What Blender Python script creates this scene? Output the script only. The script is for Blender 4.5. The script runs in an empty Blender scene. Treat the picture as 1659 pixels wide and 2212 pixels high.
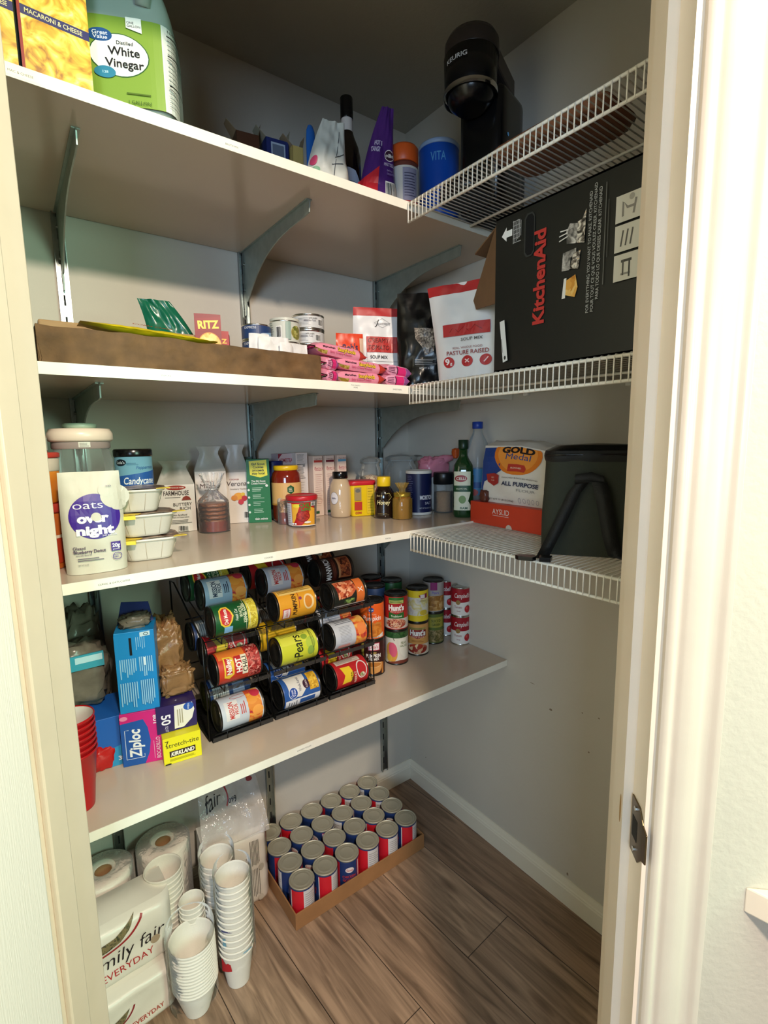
import bpy, bmesh, math, random
from mathutils import Vector, Matrix, noise, Euler
R = math.radians
random.seed(7)
S = bpy.context.scene
COL = S.collection

# ------------------------------------------------------------------ camera
CAM = Vector((-1.2215, -1.4793, 1.3864))
YAW, PIT, ROL, FPX = 0.6411, -0.1420, -0.0155, 1084.6
_fw = Vector((math.sin(YAW)*math.cos(PIT), math.cos(YAW)*math.cos(PIT), math.sin(PIT)))
_r0 = Vector((math.cos(YAW), -math.sin(YAW), 0)); _u0 = _r0.cross(_fw)
_rt = _r0*math.cos(ROL) + _u0*math.sin(ROL); _up = -_r0*math.sin(ROL) + _u0*math.cos(ROL)
cd = bpy.data.cameras.new('camera'); cam = bpy.data.objects.new('camera', cd); COL.objects.link(cam)
cd.sensor_fit = 'HORIZONTAL'; cd.sensor_width = 36; cd.lens = 36*FPX/1659
cd.clip_start = .02
m3 = Matrix((_rt, _up, -_fw)).transposed()
cam.matrix_world = Matrix.Translation(CAM) @ m3.to_4x4()
S.camera = cam

# ------------------------------------------------------------------ world, lights, exposure
S.view_settings.view_transform = 'Standard'; S.view_settings.look = 'None'
S.view_settings.gamma = 1; S.view_settings.use_curve_mapping = False
S.view_settings.exposure = 0.30
W = bpy.data.worlds.new('world'); S.world = W; W.use_nodes = True
W.node_tree.nodes['Background'].inputs[0].default_value = (1.0, 0.92, 0.80, 1)
W.node_tree.nodes['Background'].inputs[1].default_value = 0.11
def area(name, loc, aim, size, power, col, shape='SQUARE', sy=None):
    l = bpy.data.lights.new(name, 'AREA'); l.energy = power; l.color = col; l.size = size; l.shape = shape
    if sy: l.shape = 'RECTANGLE'; l.size_y = sy
    o = bpy.data.objects.new(name, l); COL.objects.link(o); o.location = loc
    o.rotation_euler = (Vector(aim)-Vector(loc)).to_track_quat('-Z', 'Y').to_euler(); return o
area('ceiling_lamp', (-1.17, -2.37, 2.40), (-.7, -.6, 1.0), .14, 41, (1, .84, .68), 'DISK')
area('added_fill_green', (-.25, -3.1, 1.75), (-1.0, 0, 1.4), .8, 33, (.56, 1.0, .76))  # added fill with no known source, tints the left back wall green
area('added_fill_blue', (-2.6, -2.9, 1.6), (-.2, -.1, 1.3), .8, 30, (.55, .76, 1.0))  # added fill outside the doorway, unseen, for the bluish tone near the corner

def ray(px, py):
    return _fw + _rt*((px-829.5)/FPX) - _up*((py-1106)/FPX)
def onz(px, py, z):
    d = ray(px, py); return CAM + d*((z-CAM.z)/d.z)
def ony(px, py, y):
    d = ray(px, py); return CAM + d*((y-CAM.y)/d.y)
def facing(x, y):
    return math.atan2(CAM.x-x, -(CAM.y-y))
def stand(px, py, z, r):                     # centre of a round thing whose nearest base point shows at px,py
    p = onz(px, py, z); d = Vector((p.x-CAM.x, p.y-CAM.y)).normalized()
    return p.x+d.x*r, p.y+d.y*r

# ------------------------------------------------------------------ materials
def lin(c):
    return tuple((v/12.92 if v <= .04045 else ((v+.055)/1.055)**2.4) for v in c)
def rgb(h):
    if isinstance(h, str):
        h = h.lstrip('#'); h = ''.join(c*2 for c in h) if len(h) == 3 else h; h = tuple(int(h[i:i+2], 16)/255 for i in (0, 2, 4))
    return lin(h)
_m = {}
def mat(name, col, rough=.5, metal=0, bump=0, bscale=200, var=0, vscale=20, spec=.5, trans=0, ior=1.45, coat=0, sub=0):
    if name in _m: return _m[name]
    m = bpy.data.materials.new(name); m.use_nodes = True; nt = m.node_tree; b = nt.nodes['Principled BSDF']
    c = rgb(col); b.inputs['Base Color'].default_value = (*c, 1)
    b.inputs['Roughness'].default_value = rough; b.inputs['Metallic'].default_value = metal
    b.inputs['Specular IOR Level'].default_value = spec
    b.inputs['Transmission Weight'].default_value = trans; b.inputs['IOR'].default_value = ior
    b.inputs['Coat Weight'].default_value = coat
    tc = nt.nodes.new('ShaderNodeTexCoord')
    if var:
        n = nt.nodes.new('ShaderNodeTexNoise'); n.inputs['Scale'].default_value = vscale; n.inputs['Detail'].default_value = 4
        nt.links.new(tc.outputs['Object'], n.inputs['Vector'])
        cr = nt.nodes.new('ShaderNodeValToRGB')
        cr.color_ramp.elements[0].position = .3; cr.color_ramp.elements[1].position = .7
        cr.color_ramp.elements[0].color = (*[v*(1-var) for v in c], 1); cr.color_ramp.elements[1].color = (*[min(1, v*(1+var*.6)) for v in c], 1)
        nt.links.new(n.outputs['Fac'], cr.inputs['Fac']); nt.links.new(cr.outputs['Color'], b.inputs['Base Color'])
    if bump:
        n = nt.nodes.new('ShaderNodeTexNoise'); n.inputs['Scale'].default_value = bscale; n.inputs['Detail'].default_value = 5
        nt.links.new(tc.outputs['Object'], n.inputs['Vector'])
        bp = nt.nodes.new('ShaderNodeBump'); bp.inputs['Strength'].default_value = bump; bp.inputs['Distance'].default_value = .002
        nt.links.new(n.outputs['Fac'], bp.inputs['Height']); nt.links.new(bp.outputs['Normal'], b.inputs['Normal'])
    _m[name] = m; return m
def ink(h, rough=.42):
    return mat('print_'+h.lstrip('#')+('' if rough == .42 else '_%d' % (rough*100)), h, rough)
def photo(name, cols, scale=120, rough=.42, kind='v'):      # printed food picture: patches of several colours
    key = 'picture_'+name
    if key in _m: return _m[key]
    m = bpy.data.materials.new(key); m.use_nodes = True; nt = m.node_tree; b = nt.nodes['Principled BSDF']
    b.inputs['Roughness'].default_value = rough
    tc = nt.nodes.new('ShaderNodeTexCoord')
    n0 = nt.nodes.new('ShaderNodeTexNoise'); n0.inputs['Scale'].default_value = scale*.7
    nt.links.new(tc.outputs['Object'], n0.inputs['Vector'])
    mx = nt.nodes.new('ShaderNodeMix'); mx.data_type = 'RGBA'; mx.inputs[0].default_value = .02
    nt.links.new(tc.outputs['Object'], mx.inputs[6]); nt.links.new(n0.outputs['Color'], mx.inputs[7])
    if kind == 'v':
        v = nt.nodes.new('ShaderNodeTexVoronoi'); v.inputs['Scale'].default_value = scale
        nt.links.new(mx.outputs[2], v.inputs['Vector'])
        sp = nt.nodes.new('ShaderNodeSeparateColor'); nt.links.new(v.outputs['Color'], sp.inputs[0]); src = sp.outputs[0]
    else:
        v = nt.nodes.new('ShaderNodeTexNoise'); v.inputs['Scale'].default_value = scale; v.inputs['Detail'].default_value = 3
        v.inputs['Distortion'].default_value = 1.2
        nt.links.new(tc.outputs['Object'], v.inputs['Vector']); src = v.outputs['Fac']
    cr = nt.nodes.new('ShaderNodeValToRGB'); e = cr.color_ramp.elements
    k = len(cols); lo, hi = (0.05, .95) if kind == 'v' else (.33, .67)
    for i, c in enumerate(cols):
        p = lo+(hi-lo)*i/(k-1)
        if i < 2: e[i].position = p; el = e[i]
        else: el = e.new(p)
        el.color = (*rgb(c), 1)
    nt.links.new(src, cr.inputs['Fac']); nt.links.new(cr.outputs['Color'], b.inputs['Base Color'])
    _m[key] = m; return m
def film(name, col='#ffffff', alpha=.18, rough=.12, bump=.6, bscale=60, ior=1.4):   # thin clear plastic
    if name in _m: return _m[name]
    m = bpy.data.materials.new(name); m.use_nodes = True; nt = m.node_tree; nt.nodes.clear()
    o = nt.nodes.new('ShaderNodeOutputMaterial'); t = nt.nodes.new('ShaderNodeBsdfTransparent')
    g = nt.nodes.new('ShaderNodeBsdfPrincipled'); g.inputs['Base Color'].default_value = (*rgb(col), 1); g.inputs['Roughness'].default_value = rough
    x = nt.nodes.new('ShaderNodeMixShader'); fr = nt.nodes.new('ShaderNodeFresnel'); fr.inputs[0].default_value = ior
    a = nt.nodes.new('ShaderNodeMath'); a.operation = 'ADD'; a.inputs[1].default_value = alpha; a.use_clamp = True
    nt.links.new(fr.outputs[0], a.inputs[0]); nt.links.new(a.outputs[0], x.inputs[0])
    nt.links.new(t.outputs[0], x.inputs[1]); nt.links.new(g.outputs[0], x.inputs[2]); nt.links.new(x.outputs[0], o.inputs[0])
    if bump:
        tc = nt.nodes.new('ShaderNodeTexCoord'); n = nt.nodes.new('ShaderNodeTexNoise'); n.inputs['Scale'].default_value = bscale
        nt.links.new(tc.outputs['Object'], n.inputs['Vector'])
        bp = nt.nodes.new('ShaderNodeBump'); bp.inputs['Strength'].default_value = bump; bp.inputs['Distance'].default_value = .006
        nt.links.new(n.outputs['Fac'], bp.inputs['Height']); nt.links.new(bp.outputs['Normal'], g.inputs['Normal'])
        nt.links.new(bp.outputs['Normal'], fr.inputs['Normal'])
    _m[name] = m; return m

M_wall = mat('wall_paint', '#cac4b8', .62, bump=.25, bscale=90, var=.02, vscale=6)
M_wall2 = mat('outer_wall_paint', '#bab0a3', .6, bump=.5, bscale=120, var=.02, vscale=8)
M_ceil = mat('ceiling_paint', '#aba597', .8, bump=.5, bscale=120)
M_trim = mat('trim_gloss_paint', '#e6d5c2', .32, bump=.15, bscale=40, var=.03, vscale=15)
M_cas = mat('trim_gloss_paint_dimmed', '#c6b9ab', .32, bump=.15, bscale=40, var=.03, vscale=15)  # same paint as the trim, colour darkened to offset strong lamp light here
M_base = mat('baseboard_paint', '#e6dfcd', .35, bump=.1, bscale=60)
M_door = mat('door_leaf_paint', '#efe6dc', .42, bump=0)
M_lam = mat('white_laminate', '#cdbdab', .16, var=.02, vscale=12, spec=.45)
M_lamedge = mat('white_laminate_edge', '#efeada', .3, var=.03, vscale=30)
M_zinc = mat('zinc_steel', '#a9b0ae', .32, 1, bump=.1, bscale=300, var=.12, vscale=60)
M_brk = mat('galvanised_bracket', '#a3ada6', .45, .75, var=.12, vscale=40)
M_wire = mat('white_vinyl_wire', '#f1ece0', .35)
M_steel = mat('tin_steel', '#c6c4bd', .25, 1, var=.06, vscale=80)
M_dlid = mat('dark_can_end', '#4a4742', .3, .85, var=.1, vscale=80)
M_dark = mat('black_plastic', '#0c0c0d', .22)
M_blkm = mat('black_matte', '#101010', .6, bump=.2)
M_card = mat('brown_cardboard', '#96714a', .8, bump=.3, bscale=80, var=.12, vscale=14)
M_carddark = mat('crumpled_brown_paper', '#664a2b', .75, bump=1.0, bscale=45, var=.35, vscale=30)
M_foam = mat('white_foam', '#eee8dc', .55, bump=.15, bscale=300)
M_paper = mat('white_tissue', '#ebe3d6', .9, bump=.5, bscale=160)
M_film = film('clear_film')
M_filmw = film('milky_film', '#fff8ee', .5, .2, .8, 40)
M_glass = film('clear_glass', '#e8efee', .07, .03, 0)
M_pet = film('clear_plastic_bottle', '#dfe8ea', .1, .08, .25, 30)
M_white = mat('white_plastic', '#efebe2', .35)

# door leaf wood-grain emboss and the wooden floor
def _grain():
    nt = M_door.node_tree; b = nt.nodes['Principled BSDF']; tc = nt.nodes.new('ShaderNodeTexCoord')
    mp = nt.nodes.new('ShaderNodeMapping'); mp.inputs['Scale'].default_value = (600, 600, 18)
    n = nt.nodes.new('ShaderNodeTexNoise'); n.inputs['Scale'].default_value = 1; n.inputs['Detail'].default_value = 3
    bp = nt.nodes.new('ShaderNodeBump'); bp.inputs['Strength'].default_value = .35; bp.inputs['Distance'].default_value = .001
    nt.links.new(tc.outputs['Object'], mp.inputs[0]); nt.links.new(mp.outputs[0], n.inputs['Vector'])
    nt.links.new(n.outputs['Fac'], bp.inputs['Height']); nt.links.new(bp.outputs[0], b.inputs['Normal'])
_grain()
def floor_mat():
    m = bpy.data.materials.new('wood_plank_floor'); m.use_nodes = True; nt = m.node_tree; b = nt.nodes['Principled BSDF']
    tc = nt.nodes.new('ShaderNodeTexCoord'); rot = nt.nodes.new('ShaderNodeMapping'); rot.inputs['Rotation'].default_value = (0, 0, R(FLOOR_ROT))
    rot.inputs['Location'].default_value = (.13, .04, 0)
    nt.links.new(tc.outputs['Object'], rot.inputs[0])
    br = nt.nodes.new('ShaderNodeTexBrick'); br.inputs['Scale'].default_value = 1; br.inputs['Brick Width'].default_value = 1.22
    br.inputs['Row Height'].default_value = .18; br.inputs['Mortar Size'].default_value = .0012; br.inputs['Bias'].default_value = 0
    br.inputs['Color1'].default_value = (*rgb('#9a7d66'), 1); br.inputs['Color2'].default_value = (*rgb('#b99c82'), 1)
    br.inputs['Mortar'].default_value = (*rgb('#4a3c32'), 1); br.offset = .37
    nt.links.new(rot.outputs[0], br.inputs['Vector'])
    st = nt.nodes.new('ShaderNodeMapping'); st.inputs['Scale'].default_value = (2.2, 26, 1); nt.links.new(rot.outputs[0], st.inputs[0])
    n = nt.nodes.new('ShaderNodeTexNoise'); n.inputs['Scale'].default_value = 1.6; n.inputs['Detail'].default_value = 8; n.inputs['Distortion'].default_value = 1.3
    nt.links.new(st.outputs[0], n.inputs['Vector'])
    cr = nt.nodes.new('ShaderNodeValToRGB'); cr.color_ramp.elements[0].position = .3; cr.color_ramp.elements[1].position = .68
    cr.color_ramp.elements[0].color = (.30, .27, .25, 1); cr.color_ramp.elements[1].color = (1.12, 1.1, 1.08, 1)
    nt.links.new(n.outputs['Fac'], cr.inputs['Fac'])
    mx = nt.nodes.new('ShaderNodeMix'); mx.data_type = 'RGBA'; mx.blend_type = 'MULTIPLY'; mx.inputs[0].default_value = .85
    nt.links.new(br.outputs['Color'], mx.inputs[6]); nt.links.new(cr.outputs['Color'], mx.inputs[7])
    # knots
    ks = nt.nodes.new('ShaderNodeMapping'); ks.inputs['Scale'].default_value = (3.2, 8.5, 1); nt.links.new(rot.outputs[0], ks.inputs[0])
    vo = nt.nodes.new('ShaderNodeTexVoronoi'); vo.inputs['Scale'].default_value = 1.0; nt.links.new(ks.outputs[0], vo.inputs['Vector'])
    kr = nt.nodes.new('ShaderNodeValToRGB'); kr.color_ramp.elements[0].position = .03; kr.color_ramp.elements[1].position = .16
    kr.color_ramp.elements[0].color = (.3, .24, .2, 1); kr.color_ramp.elements[1].color = (1, 1, 1, 1)
    nt.links.new(vo.outputs['Distance'], kr.inputs['Fac'])
    m2 = nt.nodes.new('ShaderNodeMix'); m2.data_type = 'RGBA'; m2.blend_type = 'MULTIPLY'; m2.inputs[0].default_value = .8
    nt.links.new(mx.outputs[2], m2.inputs[6]); nt.links.new(kr.outputs['Color'], m2.inputs[7])
    nt.links.new(m2.outputs[2], b.inputs['Base Color'])
    b.inputs['Roughness'].default_value = .42
    bp = nt.nodes.new('ShaderNodeBump'); bp.inputs['Strength'].default_value = .2; bp.inputs['Distance'].default_value = .002
    nt.links.new(n.outputs['Fac'], bp.inputs['Height']); nt.links.new(bp.outputs[0], b.inputs['Normal'])
    return m
FLOOR_ROT = 86
M_floor = floor_mat()

# ------------------------------------------------------------------ mesh builder
class G:
    def __init__(s): s.v = []; s.f = []; s.mi = []; s.sm = []; s.mats = []
    def slot(s, m):
        if m not in s.mats: s.mats.append(m)
        return s.mats.index(m)
    def add(s, vs, fs, m, smooth=False):
        o = len(s.v); k = s.slot(m); s.v += [tuple(v) for v in vs]
        for f in fs: s.f.append(tuple(i+o for i in f)); s.mi.append(k); s.sm.append(smooth)
        return s
    def box(s, a, b, m):
        x0, y0, z0 = a; x1, y1, z1 = b
        vs = [(x0,y0,z0),(x1,y0,z0),(x1,y1,z0),(x0,y1,z0),(x0,y0,z1),(x1,y0,z1),(x1,y1,z1),(x0,y1,z1)]
        return s.add(vs, [(0,3,2,1),(4,5,6,7),(0,1,5,4),(1,2,6,5),(2,3,7,6),(3,0,4,7)], m)
    def lathe(s, prof, m, n=32, c=(0,0), smooth=True, sx=1, sy=1, capb=True, capt=True, sq=0):
        vs = []; fs = []
        for r, z in prof:
            for i in range(n):
                a = 2*math.pi*i/n; ca, sa = math.cos(a), math.sin(a)
                if sq:
                    k = (abs(ca)**sq+abs(sa)**sq)**(-1/sq); ca *= k; sa *= k
                vs.append((c[0]+r*ca*sx, c[1]+r*sa*sy, z))
        for j in range(len(prof)-1):
            for i in range(n):
                a = j*n+i; b = j*n+(i+1) % n; fs.append((a, b, b+n, a+n))
        s.add(vs, fs, m, smooth); o = len(s.v)-len(vs); k = s.slot(m)
        if capb and prof[0][0] > 1e-5: s.f.append(tuple(o+i for i in reversed(range(n)))); s.mi.append(k); s.sm.append(False)
        if capt and prof[-1][0] > 1e-5: s.f.append(tuple(o+(len(prof)-1)*n+i for i in range(n))); s.mi.append(k); s.sm.append(False)
        return s
    def tube(s, pts, r, m, n=8, closed=False):
        pts = [Vector(p) for p in pts]; vs = []; fs = []; N = len(pts); prev = None
        for i, p in enumerate(pts):
            if closed: t = (pts[(i+1) % N]-pts[i-1])
            else: t = pts[min(i+1, N-1)]-pts[max(i-1, 0)]
            t.normalize()
            if prev is None:
                q = Vector((0, 0, 1)) if abs(t.z) < .9 else Vector((1, 0, 0)); a = t.cross(q).normalized()
            else: a = (prev-t*prev.dot(t)).normalized()
            prev = a; b = t.cross(a); rr = r[i] if isinstance(r, (list, tuple)) else r
            for k in range(n):
                w = 2*math.pi*k/n; vs.append(p+a*(rr*math.cos(w))+b*(rr*math.sin(w)))
        for i in range(N if closed else N-1):
            for k in range(n):
                a = i*n+k; b = i*n+(k+1) % n; c = ((i+1) % N)*n+(k+1) % n; d = ((i+1) % N)*n+k; fs.append((a, b, c, d))
        if not closed:
            fs.append(tuple(reversed(range(n)))); fs.append(tuple((N-1)*n+k for k in range(n)))
        return s.add(vs, fs, m, n > 4)
    def prism(s, poly, h0, h1, m, f=None):       # poly in 2D, f maps (a,b,h) to xyz
        f = f or (lambda a, b, h: (a, b, h)); n = len(poly)
        vs = [f(a, b, h0) for a, b in poly]+[f(a, b, h1) for a, b in poly]
        fs = [tuple(reversed(range(n))), tuple(range(n, 2*n))]+[(i, (i+1) % n, n+(i+1) % n, n+i) for i in range(n)]
        return s.add(vs, fs, m)
    def grid(s, fn, nu, nv, m, smooth=True, wrap=False):
        vs = [fn(i/nu, j/nv) for j in range(nv+1) for i in range(nu+1)]
        fs = [(j*(nu+1)+i, j*(nu+1)+i+1, (j+1)*(nu+1)+i+1, (j+1)*(nu+1)+i) for j in range(nv) for i in range(nu)]
        return s.add(vs, fs, m, smooth)
    def art(s, A, f, step=None, lift=.00025, dl=.00012):
        for k, (vs, fs, m) in enumerate(A.sh):
            if step:
                bm = bmesh.new(); bv = [bm.verts.new((x, y, 0)) for x, y in vs]
                for q in fs:
                    try: bm.faces.new([bv[i] for i in q])
                    except ValueError: pass
                xs = [v[0] for v in vs]; ys = [v[1] for v in vs]
                for ax, lo, hi in ((0, min(xs), max(xs)), (1, min(ys), max(ys))):
                    st = step*1000 if ax == 0 else (A.vstep or step*1000)
                    if st is None or (ax == 1 and not A.vstep): continue
                    t = math.floor(lo/st)*st+st
                    while t < hi:
                        co = (t, 0, 0) if ax == 0 else (0, t, 0); no = (1, 0, 0) if ax == 0 else (0, 1, 0)
                        bmesh.ops.bisect_plane(bm, geom=bm.verts[:]+bm.edges[:]+bm.faces[:], plane_co=co, plane_no=no, dist=1e-6)
                        t += st
                bm.verts.index_update()
                vs = [(v.co.x, v.co.y) for v in bm.verts]; fs = [tuple(v.index for v in q.verts) for q in bm.faces]; bm.free()
            s.add([f(x/1000, y/1000, lift+dl*k) for x, y in vs], fs, m)
        return s
    def build(s, name, parent=None, bevel=0, kind=None, seg=2, sub=0):
        me = bpy.data.meshes.new(name); me.from_pydata(s.v, [], s.f); me.validate(clean_customdata=False)
        for m in s.mats: me.materials.append(m)
        if len(me.polygons) == len(s.mi):
            me.polygons.foreach_set('material_index', s.mi); me.polygons.foreach_set('use_smooth', s.sm)
        me.update()
        o = bpy.data.objects.new(name, me); COL.objects.link(o)
        if parent: o.parent = parent
        if bevel:
            b = o.modifiers.new('bevel', 'BEVEL'); b.width = bevel; b.segments = seg; b.limit_method = 'ANGLE'; b.angle_limit = R(40)
        if sub:
            b = o.modifiers.new('sub', 'SUBSURF'); b.levels = sub; b.render_levels = sub
        if kind: o['kind'] = kind
        return o

# ------------------------------------------------------------------ printed artwork (millimetres on the printed face)
_tx = {}
def text_shape(body, bold=0):
    if (body, bold) in _tx: return _tx[(body, bold)]
    c = bpy.data.curves.new('t', 'FONT'); c.body = body; c.size = 1; c.offset = bold; c.resolution_u = 3
    o = bpy.data.objects.new('t', c); COL.objects.link(o); bpy.context.view_layer.update()
    me = bpy.data.meshes.new_from_object(o.evaluated_get(bpy.context.evaluated_depsgraph_get()))
    vs = [(v.co.x, v.co.y) for v in me.vertices]; fs = [tuple(p.vertices) for p in me.polygons]
    bpy.data.objects.remove(o); bpy.data.meshes.remove(me); bpy.data.curves.remove(c)
    x0 = min(v[0] for v in vs); x1 = max(v[0] for v in vs)
    _tx[(body, bold)] = ([(v[0]-x0, v[1]) for v in vs], fs, x1-x0); return _tx[(body, bold)]
class A:
    def __init__(s, vstep=None): s.sh = []; s.vstep = vstep
    def scaled(s, kx, ky): s.sh = [([(x*kx, y*ky) for x, y in v], f, m) for v, f, m in s.sh]; return s
    def m(s, c): return c if not isinstance(c, str) else ink(c)
    def poly(s, pts, c): s.sh.append((list(pts), [tuple(range(len(pts)))], s.m(c))); return s
    def rect(s, x0, y0, x1, y1, c): return s.poly([(x0, y0), (x1, y0), (x1, y1), (x0, y1)], c)
    def ell(s, x, y, a, b, c, n=28, rot=0):
        cr, sr = math.cos(R(rot)), math.sin(R(rot)); P = []
        for i in range(n):
            t = 2*math.pi*i/n; u, w = a*math.cos(t), b*math.sin(t); P.append((x+u*cr-w*sr, y+u*sr+w*cr))
        return s.poly(P, c)
    def ring(s, x, y, a, b, t, c, n=28, a0=0, a1=360):
        vs = []; fs = []
        for i in range(n+1):
            w = R(a0+(a1-a0)*i/n); vs += [(x+a*math.cos(w), y+b*math.sin(w)), (x+(a-t)*math.cos(w), y+(b-t)*math.sin(w))]
        for i in range(n): fs.append((2*i, 2*i+2, 2*i+3, 2*i+1))
        s.sh.append((vs, fs, s.m(c))); return s
    def line(s, pts, t, c):
        vs = []; fs = []
        for i, p in enumerate(pts):
            a = pts[max(i-1, 0)]; b = pts[min(i+1, len(pts)-1)]; dx, dy = b[0]-a[0], b[1]-a[1]; L = math.hypot(dx, dy) or 1
            nx, ny = -dy/L*t/2, dx/L*t/2; vs += [(p[0]+nx, p[1]+ny), (p[0]-nx, p[1]-ny)]
        for i in range(len(pts)-1): fs.append((2*i, 2*i+1, 2*i+3, 2*i+2))
        s.sh.append((vs, fs, s.m(c))); return s
    def text(s, body, x, y, h, c, w=None, bold=.01, rot=0, slant=0, al='c'):      # h = letter size, w = total width if given
        vs, fs, L = text_shape(body, bold); k = h/.72; kx = (w/L) if w else k; cr, sr = math.cos(R(rot)), math.sin(R(rot)); P = []
        off = {'c': L/2, 'l': 0, 'r': L}[al]
        for u, v in vs:
            v2 = (v-.0)*k; u2 = (u-off)*kx+slant*v2; v2 -= h/2; P.append((x+u2*cr-v2*sr, y+u2*sr+v2*cr))
        s.sh.append((P, fs, s.m(c))); return s
    def lines(s, x0, y0, x1, y1, n, c, t=.5, jit=.25, vert=False, seed=1):   # rows of tiny print as thin bars
        rnd = random.Random(seed)
        for i in range(n):
            q = (i+.5)/n
            if vert:
                x = x0+(x1-x0)*q; L = (y1-y0)*(1-jit*rnd.random()); s.rect(x-t/2, y1-L, x+t/2, y1, c)
            else:
                y = y0+(y1-y0)*q; L = (x1-x0)*(1-jit*rnd.random()); s.rect(x0, y-t/2, x0+L, y+t/2, c)
        return s
    def barcode(s, x0, y0, x1, y1, vert=False):
        rnd = random.Random(5); s.rect(x0, y0, x1, y1, '#f4f2ec'); t = .06
        while t < .92:
            w = rnd.choice((.012, .02, .035))
            if vert: s.rect(x0+1, y0+(y1-y0)*t, x1-1, y0+(y1-y0)*(t+w), '#1a1a1a')
            else: s.rect(x0+(x1-x0)*t, y0+(y1-y0)*.12, x0+(x1-x0)*(t+w), y1-(y1-y0)*.08, '#1a1a1a')
            t += w+rnd.choice((.012, .025))
        return s
def pl(O, U, V):
    O, U, V = Vector(O), Vector(U), Vector(V); N = U.cross(V).normalized()
    return lambda u, v, l: O+U*u+V*v+N*l
def cyl(r, z0=0, a0=-90, c=(0, 0), taper=0):
    def f(u, v, l):
        rr = r+taper*v; a = R(a0)+u/r; return (c[0]+(rr+l)*math.cos(a), c[1]+(rr+l)*math.sin(a), z0+v)
    return f
def faces(w, d, h):
    return dict(front=pl((-w/2, -d/2, 0), (1,0,0), (0,0,1)), right=pl((w/2, -d/2, 0), (0,1,0), (0,0,1)),
                left=pl((-w/2, d/2, 0), (0,-1,0), (0,0,1)), top=pl((-w/2, -d/2, h), (1,0,0), (0,1,0)))

# ------------------------------------------------------------------ things
def tag(o, label, cat, group=None, kind=None):
    o['label'] = label; o['category'] = cat
    if group: o['group'] = group
    if kind: o['kind'] = kind
    return o
def thing(name, label, cat, loc=(0,0,0), rz=0, group=None, mtx=None):
    o = bpy.data.objects.new(name, None); COL.objects.link(o); o.empty_display_size = .02
    o.location = loc; o.rotation_euler = (0, 0, rz)
    if mtx is not None: o.matrix_world = Matrix.Translation(Vector(loc)) @ mtx.to_4x4()
    return tag(o, label, cat, group)
def dup(root, loc, rz=None, label=None, group=None, mtx=None):
    r = root.copy(); COL.objects.link(r); r.location = loc
    if rz is not None: r.rotation_euler = (0, 0, rz)
    if mtx is not None: r.matrix_world = Matrix.Translation(Vector(loc)) @ mtx.to_4x4()
    if label: r['label'] = label
    if group: r['group'] = group
    for ch in list(root.children):
        c = ch.copy(); COL.objects.link(c); c.parent = r
        for g in list(ch.children):
            d = g.copy(); COL.objects.link(d); d.parent = c
    return r
def struct(name, g, bevel=0): 
    return g.build(name, bevel=bevel, kind='structure')

# ================================================================== THE PANTRY
ZC = 2.44
Z1, Z2, Z3, Z4 = 1.9465, 1.5190, 1.1525, .6850
D = .491; T = .019; WX = -1.22
s2 = math.sqrt(.5)
def P(l, d, z): return (-1.171+l*s2-d*s2, -.585-l*s2-d*s2, z)      # along / through the diagonal door wall
struct('floor', G().box((-4, -4.5, -.05), (.6, .3, 0), M_floor))
struct('ceiling', G().box((-4, -4.5, ZC), (.6, .3, ZC+.08), M_ceil))
struct('wall_back', G().box((-1.34, 0, 0), (.12, .12, ZC), M_wall))
def onx(px, py, x): d = ray(px, py); return CAM + d*((x-CAM.x)/d.x)
g = G().box((0, -1.34, 0), (.12, 0, ZC), M_wall); M_scf = mat('scuff_mark', '#8a7a68', .8)
for px, py, a_, b_ in ((1190, 1533, 5, 3.5), (1258, 1540, 2, 2), (1294, 1552, 2.5, 2), (1272, 1625, 2.5, 2.5), (1150, 1476, 9, 1), (920, 1636, 2, 3), (1226, 1888, 3, 5)):
    q = onx(px, py, 0); sh = A_ell = [(q.y*1000+a_*math.cos(k*.52)*(1+.3*math.sin(k*3)), q.z*1000+b_*math.sin(k*.52)) for k in range(12)]
    g.add([(-.0004, u/1000, v/1000) for u, v in sh], [tuple(range(12))], M_scf)
struct('wall_right', g)
struct('wall_left', G().box((-1.34, -.545, 0), (WX, 0, ZC), M_wall))
struct('wall_near', G().box((-.55, -1.34, 0), (0, WX, ZC), M_wall))
def dprism(poly, z0, z1, m, g=None): return (g or G()).prism(poly, z0, z1, m, lambda a, b, h: P(a, b, h))
DW = .808
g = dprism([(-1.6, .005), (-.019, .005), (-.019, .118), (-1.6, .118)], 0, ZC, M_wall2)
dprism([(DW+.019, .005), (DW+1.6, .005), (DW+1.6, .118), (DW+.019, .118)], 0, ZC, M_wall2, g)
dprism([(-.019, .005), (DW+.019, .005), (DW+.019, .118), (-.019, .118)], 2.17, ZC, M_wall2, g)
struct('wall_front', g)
g = dprism([(DW, 0), (DW+.019, 0), (DW+.019, .123), (DW, .123)], 0, 2.15, M_trim)
dprism([(DW-.011, .05), (DW, .05), (DW, .085), (DW-.011, .085)], 0, 2.14, M_trim, g)
def onl(px, py, l):
    d = ray(px, py); T_ = Vector((s2, -s2, 0)); O_ = Vector((-1.171, -.585, 0)); t_ = ((O_-CAM).dot(T_)+l)/d.dot(T_); q = CAM+d*t_
    return (q-O_).dot(Vector((-s2, -s2, 0))), q.z
dc, zc_ = onl(1340, 1745, DW-.011); M_chip = mat('bare_wood_chip', '#a07a48', .7)
g.prism([(dc+.0026*math.cos(k*.52), .019*math.sin(k*.52)) for k in range(12)], DW-.0112, DW-.0108, M_chip, lambda a, b, h: P(h, a, zc_+b))
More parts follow.
